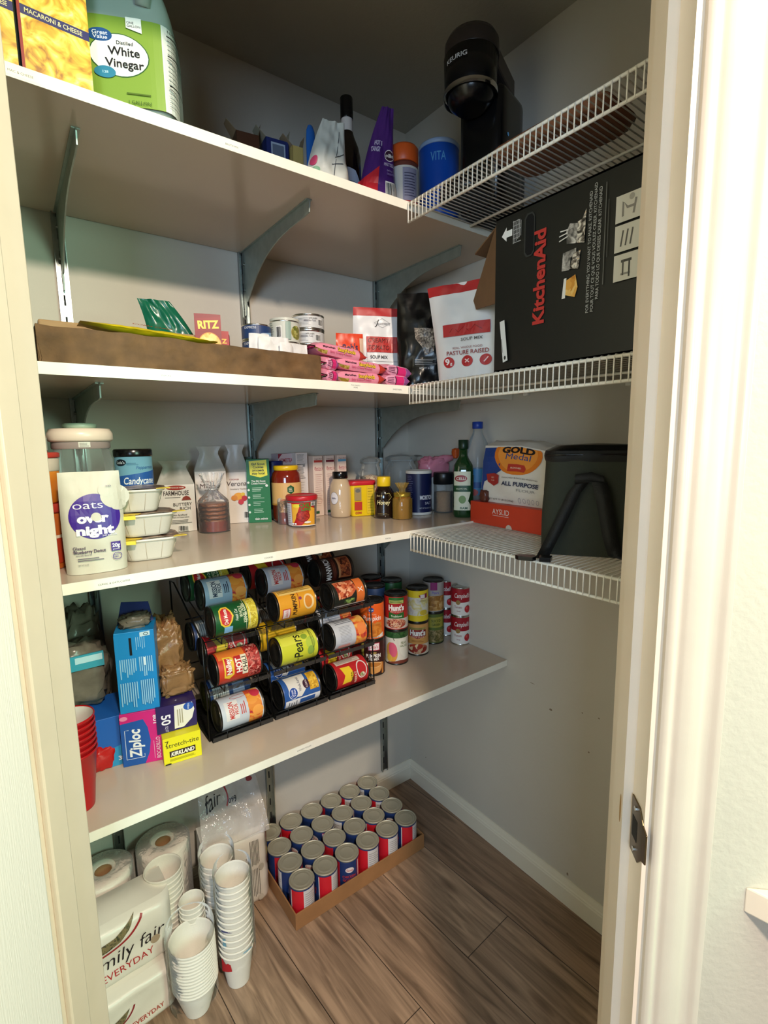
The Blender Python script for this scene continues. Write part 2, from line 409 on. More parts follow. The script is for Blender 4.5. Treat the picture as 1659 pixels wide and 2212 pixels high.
for px, py in ((1352, 1622), (1338, 1790), (1334, 1900)):
    dc2, z2_ = onl(px, py, DW); g.prism([(dc2+.0012*math.cos(k*.78), .004*math.sin(k*.78)) for k in range(8)], DW-.0003, DW-.0001, M_chip, lambda a, b, h, z2_=z2_: P(h, a, z2_+b))
struct('trim_1', g, 0)
g = dprism([(-.019, 0), (0, 0), (0, .123), (-.019, .123)], 0, 2.15, M_trim)
dprism([(0, .05), (.011, .05), (.011, .082), (.009, .085), (0, .085)], 0, 2.14, M_trim, g)
struct('trim_2', g, .0025)
g = dprism([(-.019, 0), (DW+.019, 0), (DW+.019, .123), (-.019, .123)], 2.15, 2.17, M_trim)
struct('trim_3', g)
cas = [(0, 0), (0, .008), (.003, .0105), (.007, .0115), (.010, .0095), (.013, .0095), (.018, .0125), (.026, .0145), (.034, .014), (.040, .0125), (.046, .0135), (.052, .0165), (.057, .0175), (.057, 0)]
def smooth_profile(p):
    mid = p[:-1]; out = []
    for i in range(len(mid)-1):
        a, b, c, d = (Vector(mid[max(i-1, 0)]), Vector(mid[i]), Vector(mid[i+1]), Vector(mid[min(i+2, len(mid)-1)]))
        for k in range(5):
            q = k/5; v = .5*((2*b)+(c-a)*q+(2*a-5*b+4*c-d)*q*q+(3*b-a-3*c+d)*q**3); out.append((v.x, v.y))
    return out+[mid[-1], p[-1]]
cas = cas[:1]+smooth_profile(cas[1:])
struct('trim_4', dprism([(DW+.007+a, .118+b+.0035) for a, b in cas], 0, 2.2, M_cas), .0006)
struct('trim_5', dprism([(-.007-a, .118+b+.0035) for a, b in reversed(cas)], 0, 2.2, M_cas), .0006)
# white ledge fixed outside, to the right of the doorway
dl = DW+.112
struct('trim_6', dprism([(dl, .118), (dl+.75, .118), (dl+.42, .42)], .852, .884, M_trim), .002)
# strike plate on the right jamb
t = thing('strike_plate', 'dark bronze strike plate screwed to the right door jamb', 'strike plate', P(DW, .104, .93))
Q = lambda a, b, h: tuple(Vector(P(DW-h, b, a))-Vector(P(DW, .104, .93)))
M_brz = mat('aged_bronze', '#6a5a41', .32, .9, var=.15, vscale=120)
g = G(); n0 = [(-.035, .088), (.035, .088), (.035, .112), (.022, .1235), (-.022, .1235), (-.035, .112)]
g.prism([(.93+a, b) for a, b in n0], 0, .0018, M_brz, Q); g.build('plate', t, .0004)
g = G().prism([(.93+a, b) for a, b in [(-.022, .1235), (.022, .1235), (.018, .134), (-.018, .134)]], .0, .0018, M_brz, Q); g.build('lip', t, .0004)
g = G().prism([(.93+a, b) for a, b in [(-.013, .093), (.013, .093), (.013, .108), (-.013, .108)]], .0018, .0021, mat('latch_hole', '#1a1712', .8), Q); g.build('latch_hole', t)
for dz in (-.026, .026):
    G().prism([(.93+dz+.003*math.cos(k*.785), .101+.003*math.sin(k*.785)) for k in range(8)], .0018, .003, M_steel, Q).build('screw', t)
# the open door leaf, hinged at the left jamb
g = dprism([(.035, .124), (0, .124), (0, .93), (.035, .93)], .008, 2.14, M_door)
dr = struct('door_1', g, .0015)
# baseboards
def baseboard(name, f):
    prof = [(0, 0), (.012, 0), (.012, .052), (.0105, .056), (.0105, .059), (.008, .063), (.0065, .069), (.004, .076), (.003, .081), (0, .081)]
    g = G(); vs = [f(a, b, 0) for a, b in prof]+[f(a, b, 1) for a, b in prof]; n = len(prof)
    g.add(vs, [tuple(range(n)), tuple(reversed(range(n, 2*n)))]+[(i, n+i, n+(i+1) % n, (i+1) % n) for i in range(n)], M_base)
    struct(name, g)
baseboard('baseboard_back', lambda a, z, k: (-1.22+1.22*k, -a, z))
baseboard('baseboard_right', lambda a, z, k: (-a, -1.22+1.22*k, z))
baseboard('baseboard_left', lambda a, z, k: (WX+a, -.5*k, z))

# ------------------------------------------------------------------ laminate shelves
def shelf(z, label, tags, x1=0, chips=False):
    t = thing('laminate_shelf', label, 'shelf', (0, 0, z))
    xr = x1-.002; xl = WX+.002
    G().prism([(xl, -.003), (xr, -.003), (xr, -D+.001), (xl, -D+.001)], -T, 0, M_lam).build('board', t)
    G().box((xl, -D-.0005, -T-.0003), (xr, -D+.001, .0003), M_lamedge).build('edge_band', t)
    for x, w, txt in tags:
        g = G(); a = A().rect(-w/2, -7, w/2, 7, mat('sticker_film', '#f1eddf', .25))
        for i, ln in enumerate(txt.split('\n')): a.text(ln, 0, (-1.5 if '\n' not in txt else 2.5-5*i)+.8, 3.4 if '\n' not in txt else 3, '#55524a', bold=.0)
        g.art(a, pl((x, -D-.0005, -T/2), (1, 0, 0), (0, 0, 1))); o = g.build('name_sticker', t); 
    return t
sx = lambda px, py: ony(px, py, -D).x
shelf(Z1, 'top white laminate shelf, holding the vinegar jug and pretzel bag', [(sx(45, 165), 60, 'MAC & CHEESE'), (sx(501, 318), 30, 'BROTH MIX')])
shelf(Z2, 'white laminate shelf with the word snacks on its edge, under the brown tray', [(sx(358, 808), 46, 'SNACKS'), (sx(768, 833), 46, 'FUN SNACKS\nMORE'), (sx(858, 841), 36, 'SWEETENERS')])
shelf(Z3, 'white laminate shelf carrying the jars, bread bags and oats pouch', [(sx(247, 1257), 64, 'CEREAL & OATS COFFEE'), (sx(580, 1202), 34, 'COOKIES'), (sx(838, 1162), 30, 'BAKING')])
shelf(Z4, 'lowest white laminate shelf, under the can rack', [(sx(657, 1617), 50, 'CANNED FOODS')])

# ------------------------------------------------------------------ slotted standards and brackets
def standard(x, label):
    t = thing('wall_standard', label, 'shelf standard', (x, 0, .09), group='slotted metal standards on the back wall')
    h = 2.0; w = .0125
    g = G().box((-w, -.003, 0), (w, -.001, h), M_zinc).box((-w, -.013, 0), (-w+.002, -.001, h), M_zinc).box((w-.002, -.013, 0), (w, -.001, h), M_zinc)
    k = .03
    hole = mat('slot_shadow', '#15171a', .9)
    while k < h-.02: g.box((-.002, -.0034, k), (.002, -.0028, k+.024), hole); k += .05
    g.build('channel', t)
XS = (-1.0707, -.6185, -.1397)
standard(XS[0], 'slotted metal wall standard nearest the door opening on the left')
standard(XS[1], 'middle slotted metal wall standard, behind the stacked tuna cans')
standard(XS[2], 'slotted metal wall standard nearest the room corner')
sn = {0: 'left', 1: 'middle', 2: 'corner'}; shn = {0: 'top', 1: 'snack', 2: 'jar', 3: 'lowest'}
for j, z in enumerate((Z1, Z2, Z3, Z4)):
    for i, x in enumerate(XS):
        t = thing('shelf_bracket', 'grey metal bracket on the %s standard holding up the %s shelf' % (sn[i], shn[j]), 'shelf bracket', (x, -.013, z-T-.0005), group='metal brackets under the laminate shelves')
        L = .395 if j != 3 else .36
        pts = [(0, 0), (-L, 0), (-L-.004, -.006), (-L, -.028)]
        H0 = .175 if j < 3 else .12
        for k in range(13):
            q = k/12; a = q*math.pi/2
            pts.append((-L*.94+(L*.94-.022)*q**.85*1.0, -.03-(H0*.62)*(q**2.6)))
        pts += [(-.012, -H0*.8), (-.004, -H0), (.006, -H0), (.006, 0)]
        G().prism(pts, -.0016, .0016, M_brk, lambda a, b, h: (h, a, b)).build('plate', t, .0006)
        G().box((-.007, -L, -.0022), (.007, 0, 0), M_brk).build('top_flange', t)
        for dz in (-.035, -.105):
            G().prism([(-.008+.0035*math.cos(k*.785), dz+.0035*math.sin(k*.785)) for k in range(8)], -.006, .006, M_zinc, lambda a, b, h: (h, a, b)).build('pin', t)

# ------------------------------------------------------------------ white wire shelves along the right wall
def wire_shelf(z, label, yend=-1.19):
    y0 = -.494; t = thing('wire_shelf', label, 'wire shelf', (0, y0, z), group='white wire shelves on the right wall')
    Dw = .402; n = int((y0-yend)/.01285); g = G(); lip = .044
    for i in range(n):
        y = -i*.01285-.003
        g.tube([(-.004, y, .0025), (-Dw+.003, y, .0025), (-Dw-.001, y, -.001), (-Dw-.0015, y, -lip)], .0014, M_wire, 6)
    g.build('cross_wires', t)
    Ly = yend-y0
    G().tube([(-Dw+.002, 0, -.001), (-Dw+.002, Ly, -.001)], .0031, M_wire).build('front_rail', t)
    G().tube([(-Dw+.001, 0, -lip+.002), (-Dw+.001, Ly, -lip+.002)], .0031, M_wire).build('lip_rail', t)
    G().tube([(-.19, 0, -.0025), (-.19, Ly, -.0025)], .0033, M_wire).build('middle_rail', t)
    G().tube([(-.007, 0, -.0015), (-.007, Ly, -.0015)], .0033, M_wire).build('back_rail', t)
    for y in (-.05, -.35, -.62): G().box((-.012, y-.008, -.012), (-.0002, y+.008, .006), M_white).build('wall_clip', t, .002)
wire_shelf(1.9405, 'highest white wire shelf, under the black coffee maker')
wire_shelf(1.5185, 'middle white wire shelf, under the big black box')
wire_shelf(1.1445, 'lowest white wire shelf, under the black lunch bag and red box')
# small vertical dark stains and filler on the walls

# ================================================================== builders for the groceries
def carton(name, label, cat, w, d, h, col, loc, rz, arts=None, group=None, rough=.4, bevel=.0012, part='carton', mtx=None, step=None):
    t = thing(name, label, cat, loc, rz, group, mtx)
    m = col if not isinstance(col, str) else ink(col, rough)
    G().box((-w/2, -d/2, 0), (w/2, d/2, h), m).build(part, t, bevel)
    F = faces(w, d, h)
    for k, a in (arts or {}).items():
        G().art(a, F[k], None, .0003).build('printed_'+k, t)
    return t
def can(label, r, h, art=None, paper='#d8d8d8', loc=(0,0,0), rz=0, group=None, lid=M_steel, mtx=None, name='food_can', squat=False, vst=None):
    t = thing(name, label, 'can', loc, rz, group, mtx)
    b = .0045
    g = G().lathe([(r-.003, .0015), (r-.0025, 0), (r-.0005, 0), (r, .001), (r, .003), (r-.0014, b), (r-.0014, h-b), (r, h-.003), (r, h-.001), (r-.0005, h), (r-.0025, h)], M_steel if lid is M_steel else lid, 36, capb=True, capt=False)
    g.build('body', t)
    zt = h-.003
    G().lathe([(r-.0022, h-.0004), (r-.0034, zt), (r*.86, zt), (r*.84, zt+.0008), (r*.80, zt), (r*.62, zt), (r*.6, zt+.0006), (r*.57, zt), (.0001, zt)], lid, 36, capb=False, capt=False).build('lid', t)
    m = ink(paper) if isinstance(paper, str) else paper
    g = G().lathe([(r-.0009, b+.001), (r-.0008, b+.0012), (r-.0008, h-b-.0012), (r-.0009, h-b-.001)], m, 48, capb=False, capt=False)
    if art: g.art(art, cyl(r-.0008, 0), .004, .0003, .0001)
    g.build('paper_label', t); return t
LY = lambda roll: Matrix.Rotation(R(-roll), 3, 'X') @ Matrix.Rotation(R(-90), 3, 'Y')    # can on its side, base to the right
def pouch_fn(w, h, d, seed, wr=.004, narrow=.0, top=.06, lean=0, bulge=1.6, twist=0):
    def f(u, v, l, side=-1):
        q = min(max(v/h, 0), 1); x = 2*u/w; x = max(-1, min(1, x))
        e = (1-abs(x)**3)**.55 if abs(x) < 1 else 0
        th = d/2*e*((1-q**bulge)*(1-top)+top*0.1)
        n = noise.noise(Vector((u*22+seed*3.1, v*16, side*5)))*wr*1.0 + noise.noise(Vector((u*60, v*45+seed, side*7)))*wr*.45
        y = side*(th+l*1)+n*(e*.9+.1)*(1 if side < 0 else -.8) - lean*q*q*h
        ww = 1-narrow*q+(.03*math.sin(q*3.1))
        return (u*ww+twist*q*q, y, v+(.0 if q > .03 else .0))
    return f
def pouch(name, label, cat, w, h, d, m, loc, rz, art=None, seed=1, group=None, band=None, part='bag', mtx=None, **kw):
    t = thing(name, label, cat, loc, rz, group, mtx); f = pouch_fn(w, h, d, seed, **kw)
    nu, nv = 22, 30
    g = G(); g.grid(lambda i, j: f((i-.5)*w, j*h, 0, -1), nu, nv, m); g.grid(lambda i, j: f((.5-i)*w, j*h, 0, 1), nu, nv, m)
    b1 = [f((i/nu-.5)*w, 0, 0, -1) for i in range(nu+1)]+[f((.5-i/nu)*w, 0, 0, 1) for i in range(nu+1)]
    g.add(b1, [tuple(range(len(b1)))], m); g.build(part, t)
    if band:
        c, z0 = band; g = G()
        for sd in (-1, 1): g.grid(lambda i, j: f((i-.5)*w*-sd, z0+j*(h-z0), .0006, sd), nu, 8, ink(c) if isinstance(c, str) else c)
        g.build('top_seal', t)
    if art:
        G().art(art, lambda u, v, l: f(u, v, l+.0006), .007, .0004, .00025).build('printed_front', t)
    return t
def gusset(name, label, cat, w, h, d, hs, m, loc, rz, art=None, seed=1, ridge=.9, fold=0, group=None, wr=.003, part='paper_bag', rightart=None):
    t = thing(name, label, cat, loc, rz, group)
    def f(u, v, l=0, side=-1):
        q = 0 if v < hs else (v-hs)/(h-hs); yy = d/2*(1-q)+.002; x = 2*u/w
        n = noise.noise(Vector((u*25+seed*9, v*20, side)))*wr
        ww = 1+(ridge-1)*min(1, q/.72)+(0 if q < .72 else (q-.72)/.28*.25)
        y = side*(yy+l)+side*.006*math.cos(x*1.4)*(1 if q == 0 else (1-q))+n - fold*q*q
        return (u*ww, y, v-(.3*abs(fold)*q*q))
    nu, nv = 18, 28; g = G(); m2 = mat('grey_bag_top', '#b7b5ad', .35, bump=.4, bscale=60)
    hq = hs/h
    g.grid(lambda i, j: f((i-.5)*w, h*(hq+(1-hq)*j), .0006, -1), nu, 12, m2)
    g.grid(lambda i, j: f((i-.5)*w, j*h, 0, -1), nu, nv, m); g.grid(lambda i, j: f((.5-i)*w, j*h, 0, 1), nu, nv, m)
    for sd in (-1, 1):
        def sidef(i, j, sd=sd):
            a = Vector(f(sd*w/2, j*h, 0, -1)); b = Vector(f(sd*w/2, j*h, 0, 1))
            p = a.lerp(b, i if sd > 0 else 1-i); p.x -= sd*.012*math.sin(i*math.pi)*min(1, j*1.5); return p
        g.grid(sidef, 8, nv, m)
    g.box((-w/2+.001, -d/2, .0), (w/2-.001, d/2, .001), m)
    g.build(part, t)
    if art: G().art(art, lambda u, v, l: f(u, v, l+.0008), .008, .0005, .0003).build('printed_front', t)
    if rightart: G().art(rightart, lambda u, v, l: (w/2+.0005+l, -d/2+u, v), .02, .0005, .0003).build('printed_side', t)
    return t
def lump(g, c, sz, m, seed=0, amp=.12, fr=3.0, e=.6, nu=28, nv=18, floor=True):   # crumpled rounded mass
    def f(i, j):
        a = i*2*math.pi; b = (j-.5)*math.pi; sg = lambda x, p: math.copysign(abs(x)**p, x)
        x = sg(math.cos(b), e)*sg(math.cos(a), e); y = sg(math.cos(b), e)*sg(math.sin(a), e); z = sg(math.sin(b), e)
        n = 1+amp*noise.noise(Vector((x*fr+seed, y*fr, z*fr)))+amp*.5*noise.noise(Vector((x*fr*2.7, y*fr*2.7+seed, z*fr*2.7)))
        zz = z*n
        return (c[0]+x*n*sz[0]/2, c[1]+y*n*sz[1]/2, c[2]+(max(zz, -1) if floor else zz)*sz[2]/2)
    return g.grid(f, nu, nv, m)
def bottle(t, prof, m, part='bottle', n=36, **k): return G().lathe(prof, m, n, **k).build(part, t)

# ================================================================== TOP SHELF
z = Z1+.0006
P_pasta = photo('macaroni', ['#9a6412', '#cf9a22', '#e2bb3c', '#efd468', '#f5e29a'], 34, .4, 'n')
def mac_art(W, H):
    a = A().rect(-0, 0, W, H, P_pasta)
    a.poly([(0, 80), (W, 77), (W, 90), (0, 93)], '#23265c').text('MACARONI & CHEESE', W/2, 85.5, 6.5, '#d9cf9a', W*.8, rot=-2)
    a.rect(0, 93, W, H, P_pasta); a.rect(0, 0, 4, H, '#8c1f12'); return a
for k, x in enumerate((-1.0965, -1.183)):
    w = .094 if k == 0 else .070
    carton('macaroni_box', ('yellow and blue macaroni and cheese box beside the vinegar jug', 'second yellow macaroni box, cut off by the left door jamb')[k], 'box', w, .035, .19, '#23265c', (x-.0005, -.463, z), 0, {'front': mac_art(w*1000, 190)}, 'macaroni boxes on the top shelf')
# vinegar jug
t = thing('vinegar_jug', 'large clear gallon jug with green white vinegar label on the top shelf', 'jug', (-.966, -.400, z), -.42)
M_jug = mat('cloudy_jug_plastic', '#aab9b0', .3, trans=.25)
pr = [(.060, 0), (.070, .004), (.074, .012), (.075, .150), (.073, .17), (.066, .195), (.052, .222), (.038, .245), (.024, .262), (.019, .27), (.019, .285)]
bottle(t, pr, M_jug, 'jug_body', 48, sq=6)
G().lathe([(.022, .283), (.022, .30), (.020, .302)], ink('#2e6ea8'), 32).build('cap', t)
hp = [(.012, .028, .258)] + [(.012+.06*math.sin(q*math.pi), .02+.05*q, .262-.14*q) for q in (0.15, .35, .55, .75, .95)]
G().tube([(-.02, -.035, .27), (.01, -.062, .268), (.03, -.078, .24), (.038, -.082, .20), (.034, -.072, .165)], .012, M_jug, 14).build('handle', t)
def sqf(r, z0, a0, c=(0, 0), sq=6):
    def f(u, v, l):
        w = R(a0)+u/r; ca, sa = math.cos(w), math.sin(w); k = (abs(ca)**sq+abs(sa)**sq)**(-1/sq)
        return ((r+l)*ca*k, (r+l)*sa*k, z0+v)
    return f
a = A().rect(-52, 8, 52, 142, '#7f9e38').rect(52, 8, 92, 142, '#dcdfd6')
a.ell(-6, 84, 42, 33, '#2c5a2a').ell(-6, 84, 40.5, 31.5, '#f3f5ee')
a.ell(-32, 112, 16, 10, '#1f4f86').text('Great', -32, 115, 6, '#e8eef5').text('Value', -32, 108.5, 6, '#e8eef5')
a.text('Distilled', 2, 103, 5.5, '#222').text('White', 0, 90, 13, '#151515', bold=.015).text('Vinegar', 0, 72, 13, '#151515', 56, bold=.015)
a.ell(-28, 56, 14, 9, '#2f7f9a').text('128', -28, 56, 4, '#bfe0ea').poly([(6, 142), (28, 142), (28, 120), (6, 126)], '#eef0ea').text('ONE\nGALLON', 17, 134, 3.5, '#444')
a.rect(0, 26, 34, 28, '#4d6a1c').text('1 GALLON', 18, 14, 5, '#3f6118').lines(56, 14, 88, 120, 16, '#3a3a3a', .9).rect(55, 122, 90, 124, '#111').rect(55, 92, 90, 94, '#111').rect(55, 46, 90, 48, '#111').text('Nutrition Facts', 72, 130, 4.5, '#111', 32)
G().art(a, sqf(.0755, 0, -90), .006, .0006, .0002).build('jug_label', t)
# small cartons with torn-open tops
def open_carton(label, w, d, h, col, flapcol, loc, rz, art=None):
    t = thing('open_carton', label, 'box', loc, rz, 'small opened cartons on the top shelf')
    g = G(); th = .001; m = ink(col); fc = ink(flapcol, .6)
    for a, b in (((-w/2, -d/2, 0), (w/2, -d/2+th, h)), ((-w/2, d/2-th, 0), (w/2, d/2, h)), ((-w/2, -d/2, 0), (-w/2+th, d/2, h)), ((w/2-th, -d/2, 0), (w/2, d/2, h)), ((-w/2, -d/2, 0), (w/2, d/2, th))): g.box(a, b, m)
    g.build('carton', t)
    for sx_, tilt in ((-1, .7), (1, .25)):
        x = sx_*w/2; e = .030
        G().prism([(0, -d/2+.001), (0, d/2-.001), (e, d/2-.012), (e, -d/2+.008)], 0, th, fc, lambda a_, b_, c_, x=x, s=sx_, q=tilt: (x+s*a_*math.sin(q), b_, h+a_*math.cos(q)+c_)).build('flap', t)
    if art: G().art(art, faces(w, d, h)['front'], None, .0003).build('printed_front', t)
    return t
def hz(x, y, py):
    lo, hi = -1, 3
    for _ in range(40):
        m_ = (lo+hi)/2; d = Vector((x, y, m_))-CAM; zz = d.dot(_fw)
        if 1106-FPX*d.dot(_up)/zz > py: lo = m_
        else: hi = m_
    return m_
def spot(px, py, y): p = ony(px, py, y); return p.x
x = spot(530, 300, -.27); h = hz(x, -.3, 284)-z
open_carton('small brown opened carton on the top shelf, nearest the vinegar jug', .052, .045, h, '#4a2c1d', '#86755c', (x, -.27, z), -.15, A().lines(8, h*1000-38, 44, h*1000-26, 3, '#b7a493', 1.4).rect(8, h*1000-50, 48, h*1000-42, '#c5bba6'))
x = spot(592, 320, -.28); h = hz(x, -.3, 304)-z
open_carton('dark blue opened carton with white panel on the top shelf', .055, .05, h, '#1c2a63', '#8f8a78', (x, -.28, z), -.12, A().rect(12, h*1000-60, 46, h*1000-8, '#9fb0c4').rect(15, h*1000-58, 43, h*1000-12, '#5d6a80'))
x = spot(633, 340, -.3)+.004; h = hz(x, -.32, 318)-z
open_carton('narrow yellow carton with spiky torn lid on the top shelf', .027, .045, h, '#b9a462', '#857660', (x, -.3, z), -.1)
# blue squeeze tube end, white folded snack bag
t = thing('blue_tube', 'slim blue rounded tube standing behind the folded white bag', 'tube', (spot(672, 330, -.36), -.36, z), 0)
G().lathe([(.011, 0), (.012, .01), (.012, .13), (.0105, .152), (.006, .163), (.0005, .166)], mat('blue_tube', '#1f5fae', .3), 24, sy=.5).build('tube_body', t)
t = thing('folded_white_bag', 'crumpled white snack bag with folded top, beside the dark sauce bottle', 'bag', (spot(705, 345, -.40), -.40, z), -.2)
f = pouch_fn(.115, .165, .07, 4, wr=.012, narrow=.55, twist=.02)
g = G(); mm = mat('white_bag_print', '#c9ccc4', .38); g.grid(lambda i, j: f((i-.5)*.115, j*.165, 0, -1), 22, 26, mm); g.grid(lambda i, j: f((.5-i)*.115, j*.165, 0, 1), 22, 26, mm); g.build('bag', t)
G().art(A().line([(5, 30), (18, 90), (28, 140)], 1.6, '#2c3440').line([(10, 75), (40, 88)], 1.4, '#2c3440').line([(2, 60), (36, 66)], 1.4, '#3a4250').ell(-48, 62, 8, 11, '#c2486d').ell(-40, 42, 10, 7, '#7faf8d'), lambda u, v, l: f(u, v, l+.0012), .006, .0006).build('printed_front', t)
# dark sauce bottle
x, y = spot(750, 300, -.31), -.31
t = thing('sauce_bottle', 'tall dark sauce bottle with black cap, behind the white bag', 'bottle', (x, y, z), facing(x, y))
hh = hz(x, y, 212)-z
pr = [(.030, 0), (.034, .004), (.0345, .12), (.034, .15), (.029, .175), (.019, .20), (.0145, .215), (.0135, hh-.045)]
bottle(t, pr, mat('dark_sauce_glass', '#140c0c', .08, coat=.6), 'bottle_body')
G().lathe([(.0155, hh-.05), (.016, hh-.048), (.016, hh-.002), (.015, hh)], M_dark, 28).build('cap', t)
G().lathe([(.0150, hh-.088), (.0145, hh-.05)], ink('#c9c2bd'), 28, capb=False, capt=False).build('neck_label', t)
G().art(A().poly([(-34, 20), (34, 20), (34, 90), (20, 112), (0, 118), (-20, 112), (-34, 90)], '#b9bfd2').lines(-20, 40, 22, 90, 5, '#6b7185', 1.5), cyl(.0348), .005, .0005).build('paper_label', t)
# pretzel bag
x = spot(806, 330, -.40)
a = A(14).poly([(-62, 0), (-10, 0), (-8, 95), (-62, 60)], '#c8232f').text('HOT &', -20, 150, 12, '#d8cfe8', rot=0, bold=.02, w=34).text('TANGY', -28, 134, 12, '#d8cfe8', bold=.02, w=36)
a.ell(28, 124, 19, 14, '#e8dce0').ell(28, 124, 17, 12, '#3b1d33').text('ollis', 28, 124, 9, '#e9e2dc', 30, bold=.03).text('PRETZELS', 28, 102, 7.5, '#cbbcd8', 40).text('twists', 27, 88, 6, '#a48fc0').barcode(12, 18, 46, 62).text('DELICIOUS', 28, 76, 4, '#9b86b8')
pouch('pretzel_bag', 'purple and red pretzel bag with pointed top, between sauce bottle and orange jar', 'bag', .108, .240, .05, mat('purple_foil', '#4b2670', .28), (x+.008, -.405, z), -.30, a, 11, wr=.006, narrow=.72, twist=.030)
# orange-lidded jar
x = spot(872, 370, -.405); y = -.405; hh = hz(x, y, 322)-z
t = thing('snack_jar', 'round jar with orange lid and white label, left of the blue canister', 'jar', (x, y, z), facing(x, y)+.2)
bottle(t, [(.034, 0), (.037, .004), (.037, hh-.05), (.034, hh-.04)], mat('red_brown_fill', '#6d3a30', .4), 'jar_body')
G().lathe([(.036, hh-.042), (.0375, hh-.04), (.0375, hh-.006), (.033, hh)], mat('orange_lid', '#c8541f', .4), 40).build('lid', t)
G().art(A().rect(-55, 30, 55, hh*1000-55, '#c9c6bf').rect(-10, 30, 30, hh*1000-60, '#8d8ba2').rect(-55, 12, 55, 32, '#b8271f').lines(-6, 40, 26, hh*1000-70, 9, '#4b4a66', 2), cyl(.0373), .005, .0005).build('paper_label', t)
# blue canister
x, y = spot(948, 360, -.30), -.30; hh = hz(x, y-.05, 302)-z
t = thing('blue_canister', 'large bright blue canister behind the coffee maker', 'canister', (x, y, z), facing(x, y)-.1)
M_blue = mat('blue_label_paper', '#1550b4', .35)
bottle(t, [(.056, 0), (.058, .003), (.058, hh-.012), (.0575, hh-.01)], M_blue, 'canister_body', 48)
G().lathe([(.0595, hh-.014), (.0595, hh-.003), (.057, hh)], mat('pale_lid', '#9fb4d4', .35), 48).build('lid', t)
G().art(A().text('VITA', 4, hh*1000-48, 24, '#5da4d8', 44).rect(-50, 40, -34, 70, '#9db4dc').rect(-50, 75, -34, 105, '#9db4dc').ring(-42, 78, 13, 50, 1.2, '#7ea0d8', 4), cyl(.0582), .005, .0005).build('printed_label', t)

# ================================================================== TOP WIRE SHELF
zw = 1.9405+.0042
# coffee maker
kx, ky = -.235, -.562
t = thing('coffee_maker', 'tall black single-cup coffee maker standing on the highest wire shelf', 'coffee maker', (kx, ky, zw), -1.32)
t.scale = (.94, .92, .855)
def rbox(g, x0, x1, y0, y1, z0, z1, m, sq=7, n=40, taper=0):
    g.lathe([(.94, z0), (1, z0+.006), (1-taper, z1-.012), (.97-taper, z1-.003), (.9-taper, z1)], m, n, c=(0, 0), sq=sq)
    k = len(g.v)-5*n
    for i in range(k, len(g.v)): vx, vy, vz = g.v[i]; g.v[i] = ((x0+x1)/2+vx*(x1-x0)/2, (y0+y1)/2+vy*(y1-y0)/2, vz)
    return g
rbox(G(), -.062, .062, .0, .15, .0, .31, M_dark).build('rear_housing', t)
rbox(G(), -.052, .052, .12, .185, .02, .25, mat('smoky_reservoir', '#1b1c20', .12)).build('water_reservoir', t)
g = G()
g.lathe([(.036, .235), (.052, .250), (.060, .268), (.064, .285), (.066, .36)], M_dark, 40, c=(0, -.045)); g.build('brew_head', t)
g = G().lathe([(.0665, .36), (.067, .365), (.066, .395), (.058, .41), (.03, .416), (.0005, .417)], mat('brown_grey_lid', '#3a322e', .3, .3), 40, c=(0, -.04)); g.build('lid_handle', t)
G().prism([(-.05, 0), (.05, 0), (.048, .11), (-.048, .11)], .345, .40, mat('brown_grey_lid', '#3a322e'), lambda a, b, h: (a, b, h-.3*b)).build('top_cover', t, .006)
G().lathe([(.062, 0), (.068, .004), (.068, .028), (.064, .034), (.05, .036)], M_dark, 40, c=(0, -.06)).build('drip_tray', t)
G().lathe([(.0668, .262), (.0675, .266), (.0675, .272), (.0668, .276)], mat('chrome', '#d6dce6', .12, 1), 40, c=(0, -.045), capb=False, capt=False).build('chrome_ring', t)
G().art(A().text('KEURIG', -4, 332, 11, '#b9b9b9', 58, bold=.015), cyl(.0662, 0, -90, (0, -.045)), .005, .0006).build('lettering', t)
bx = pl((.0625, .03, 0), (0, 1, 0), (0, 0, 1)); M_led = ink('#69b8ee')
G().art(A().ell(10, 190, 5, 5, M_led), bx, None, .0006).build('blue_button', t)
a = A()
for k in range(4): a.ring(10, 170-16*k, 4.5, 4.5, 1.3, '#6f7781')
G().art(a, bx, None, .0006).build('size_icons', t)
# amber glass dish on top of the wires
t = thing('glass_baking_dish', 'rectangular glass dish of something brown on the highest wire shelf', 'dish', (-.300, -.835, zw), .04)
g = G(); M_amb = mat('amber_glass', '#8a5a40', .25, trans=.15)
g.lathe([(.88, 0), (.95, .004), (1.0, .015), (1.03, .016), (1.03, .020), (.97, .020), (.92, .009), (.5, .008)], M_amb, 48, sx=.068, sy=.120, sq=8, capb=True, capt=True); g.build('dish', t)
G().lathe([(.80, .0095), (.88, .011), (.89, .017), (.5, .018)], mat('brown_filling', '#7c5b48', .35, bump=.4, bscale=50, var=.25, vscale=25), 48, sx=.068, sy=.120, sq=8).build('filling', t)
# dark tall box at the far end
t = carton('tall_dark_box', 'tall dark grey box with black edge, at the far end of the highest wire shelf', 'box', .17, .19, .42, mat('dark_grey_card', '#3f3d38', .7), (-.11, -1.055, zw), 0, None, bevel=.001)
G().box((-.0865, -.0965, 0), (-.0835, .0965, .4215), mat('black_edge', '#14100e', .6)).box((-.0865, .0935, 0), (.0865, .0965, .4215), mat('black_edge', '#14100e', .6)).build('black_edging', t)

# ================================================================== SNACK SHELF
z = Z2+.0006
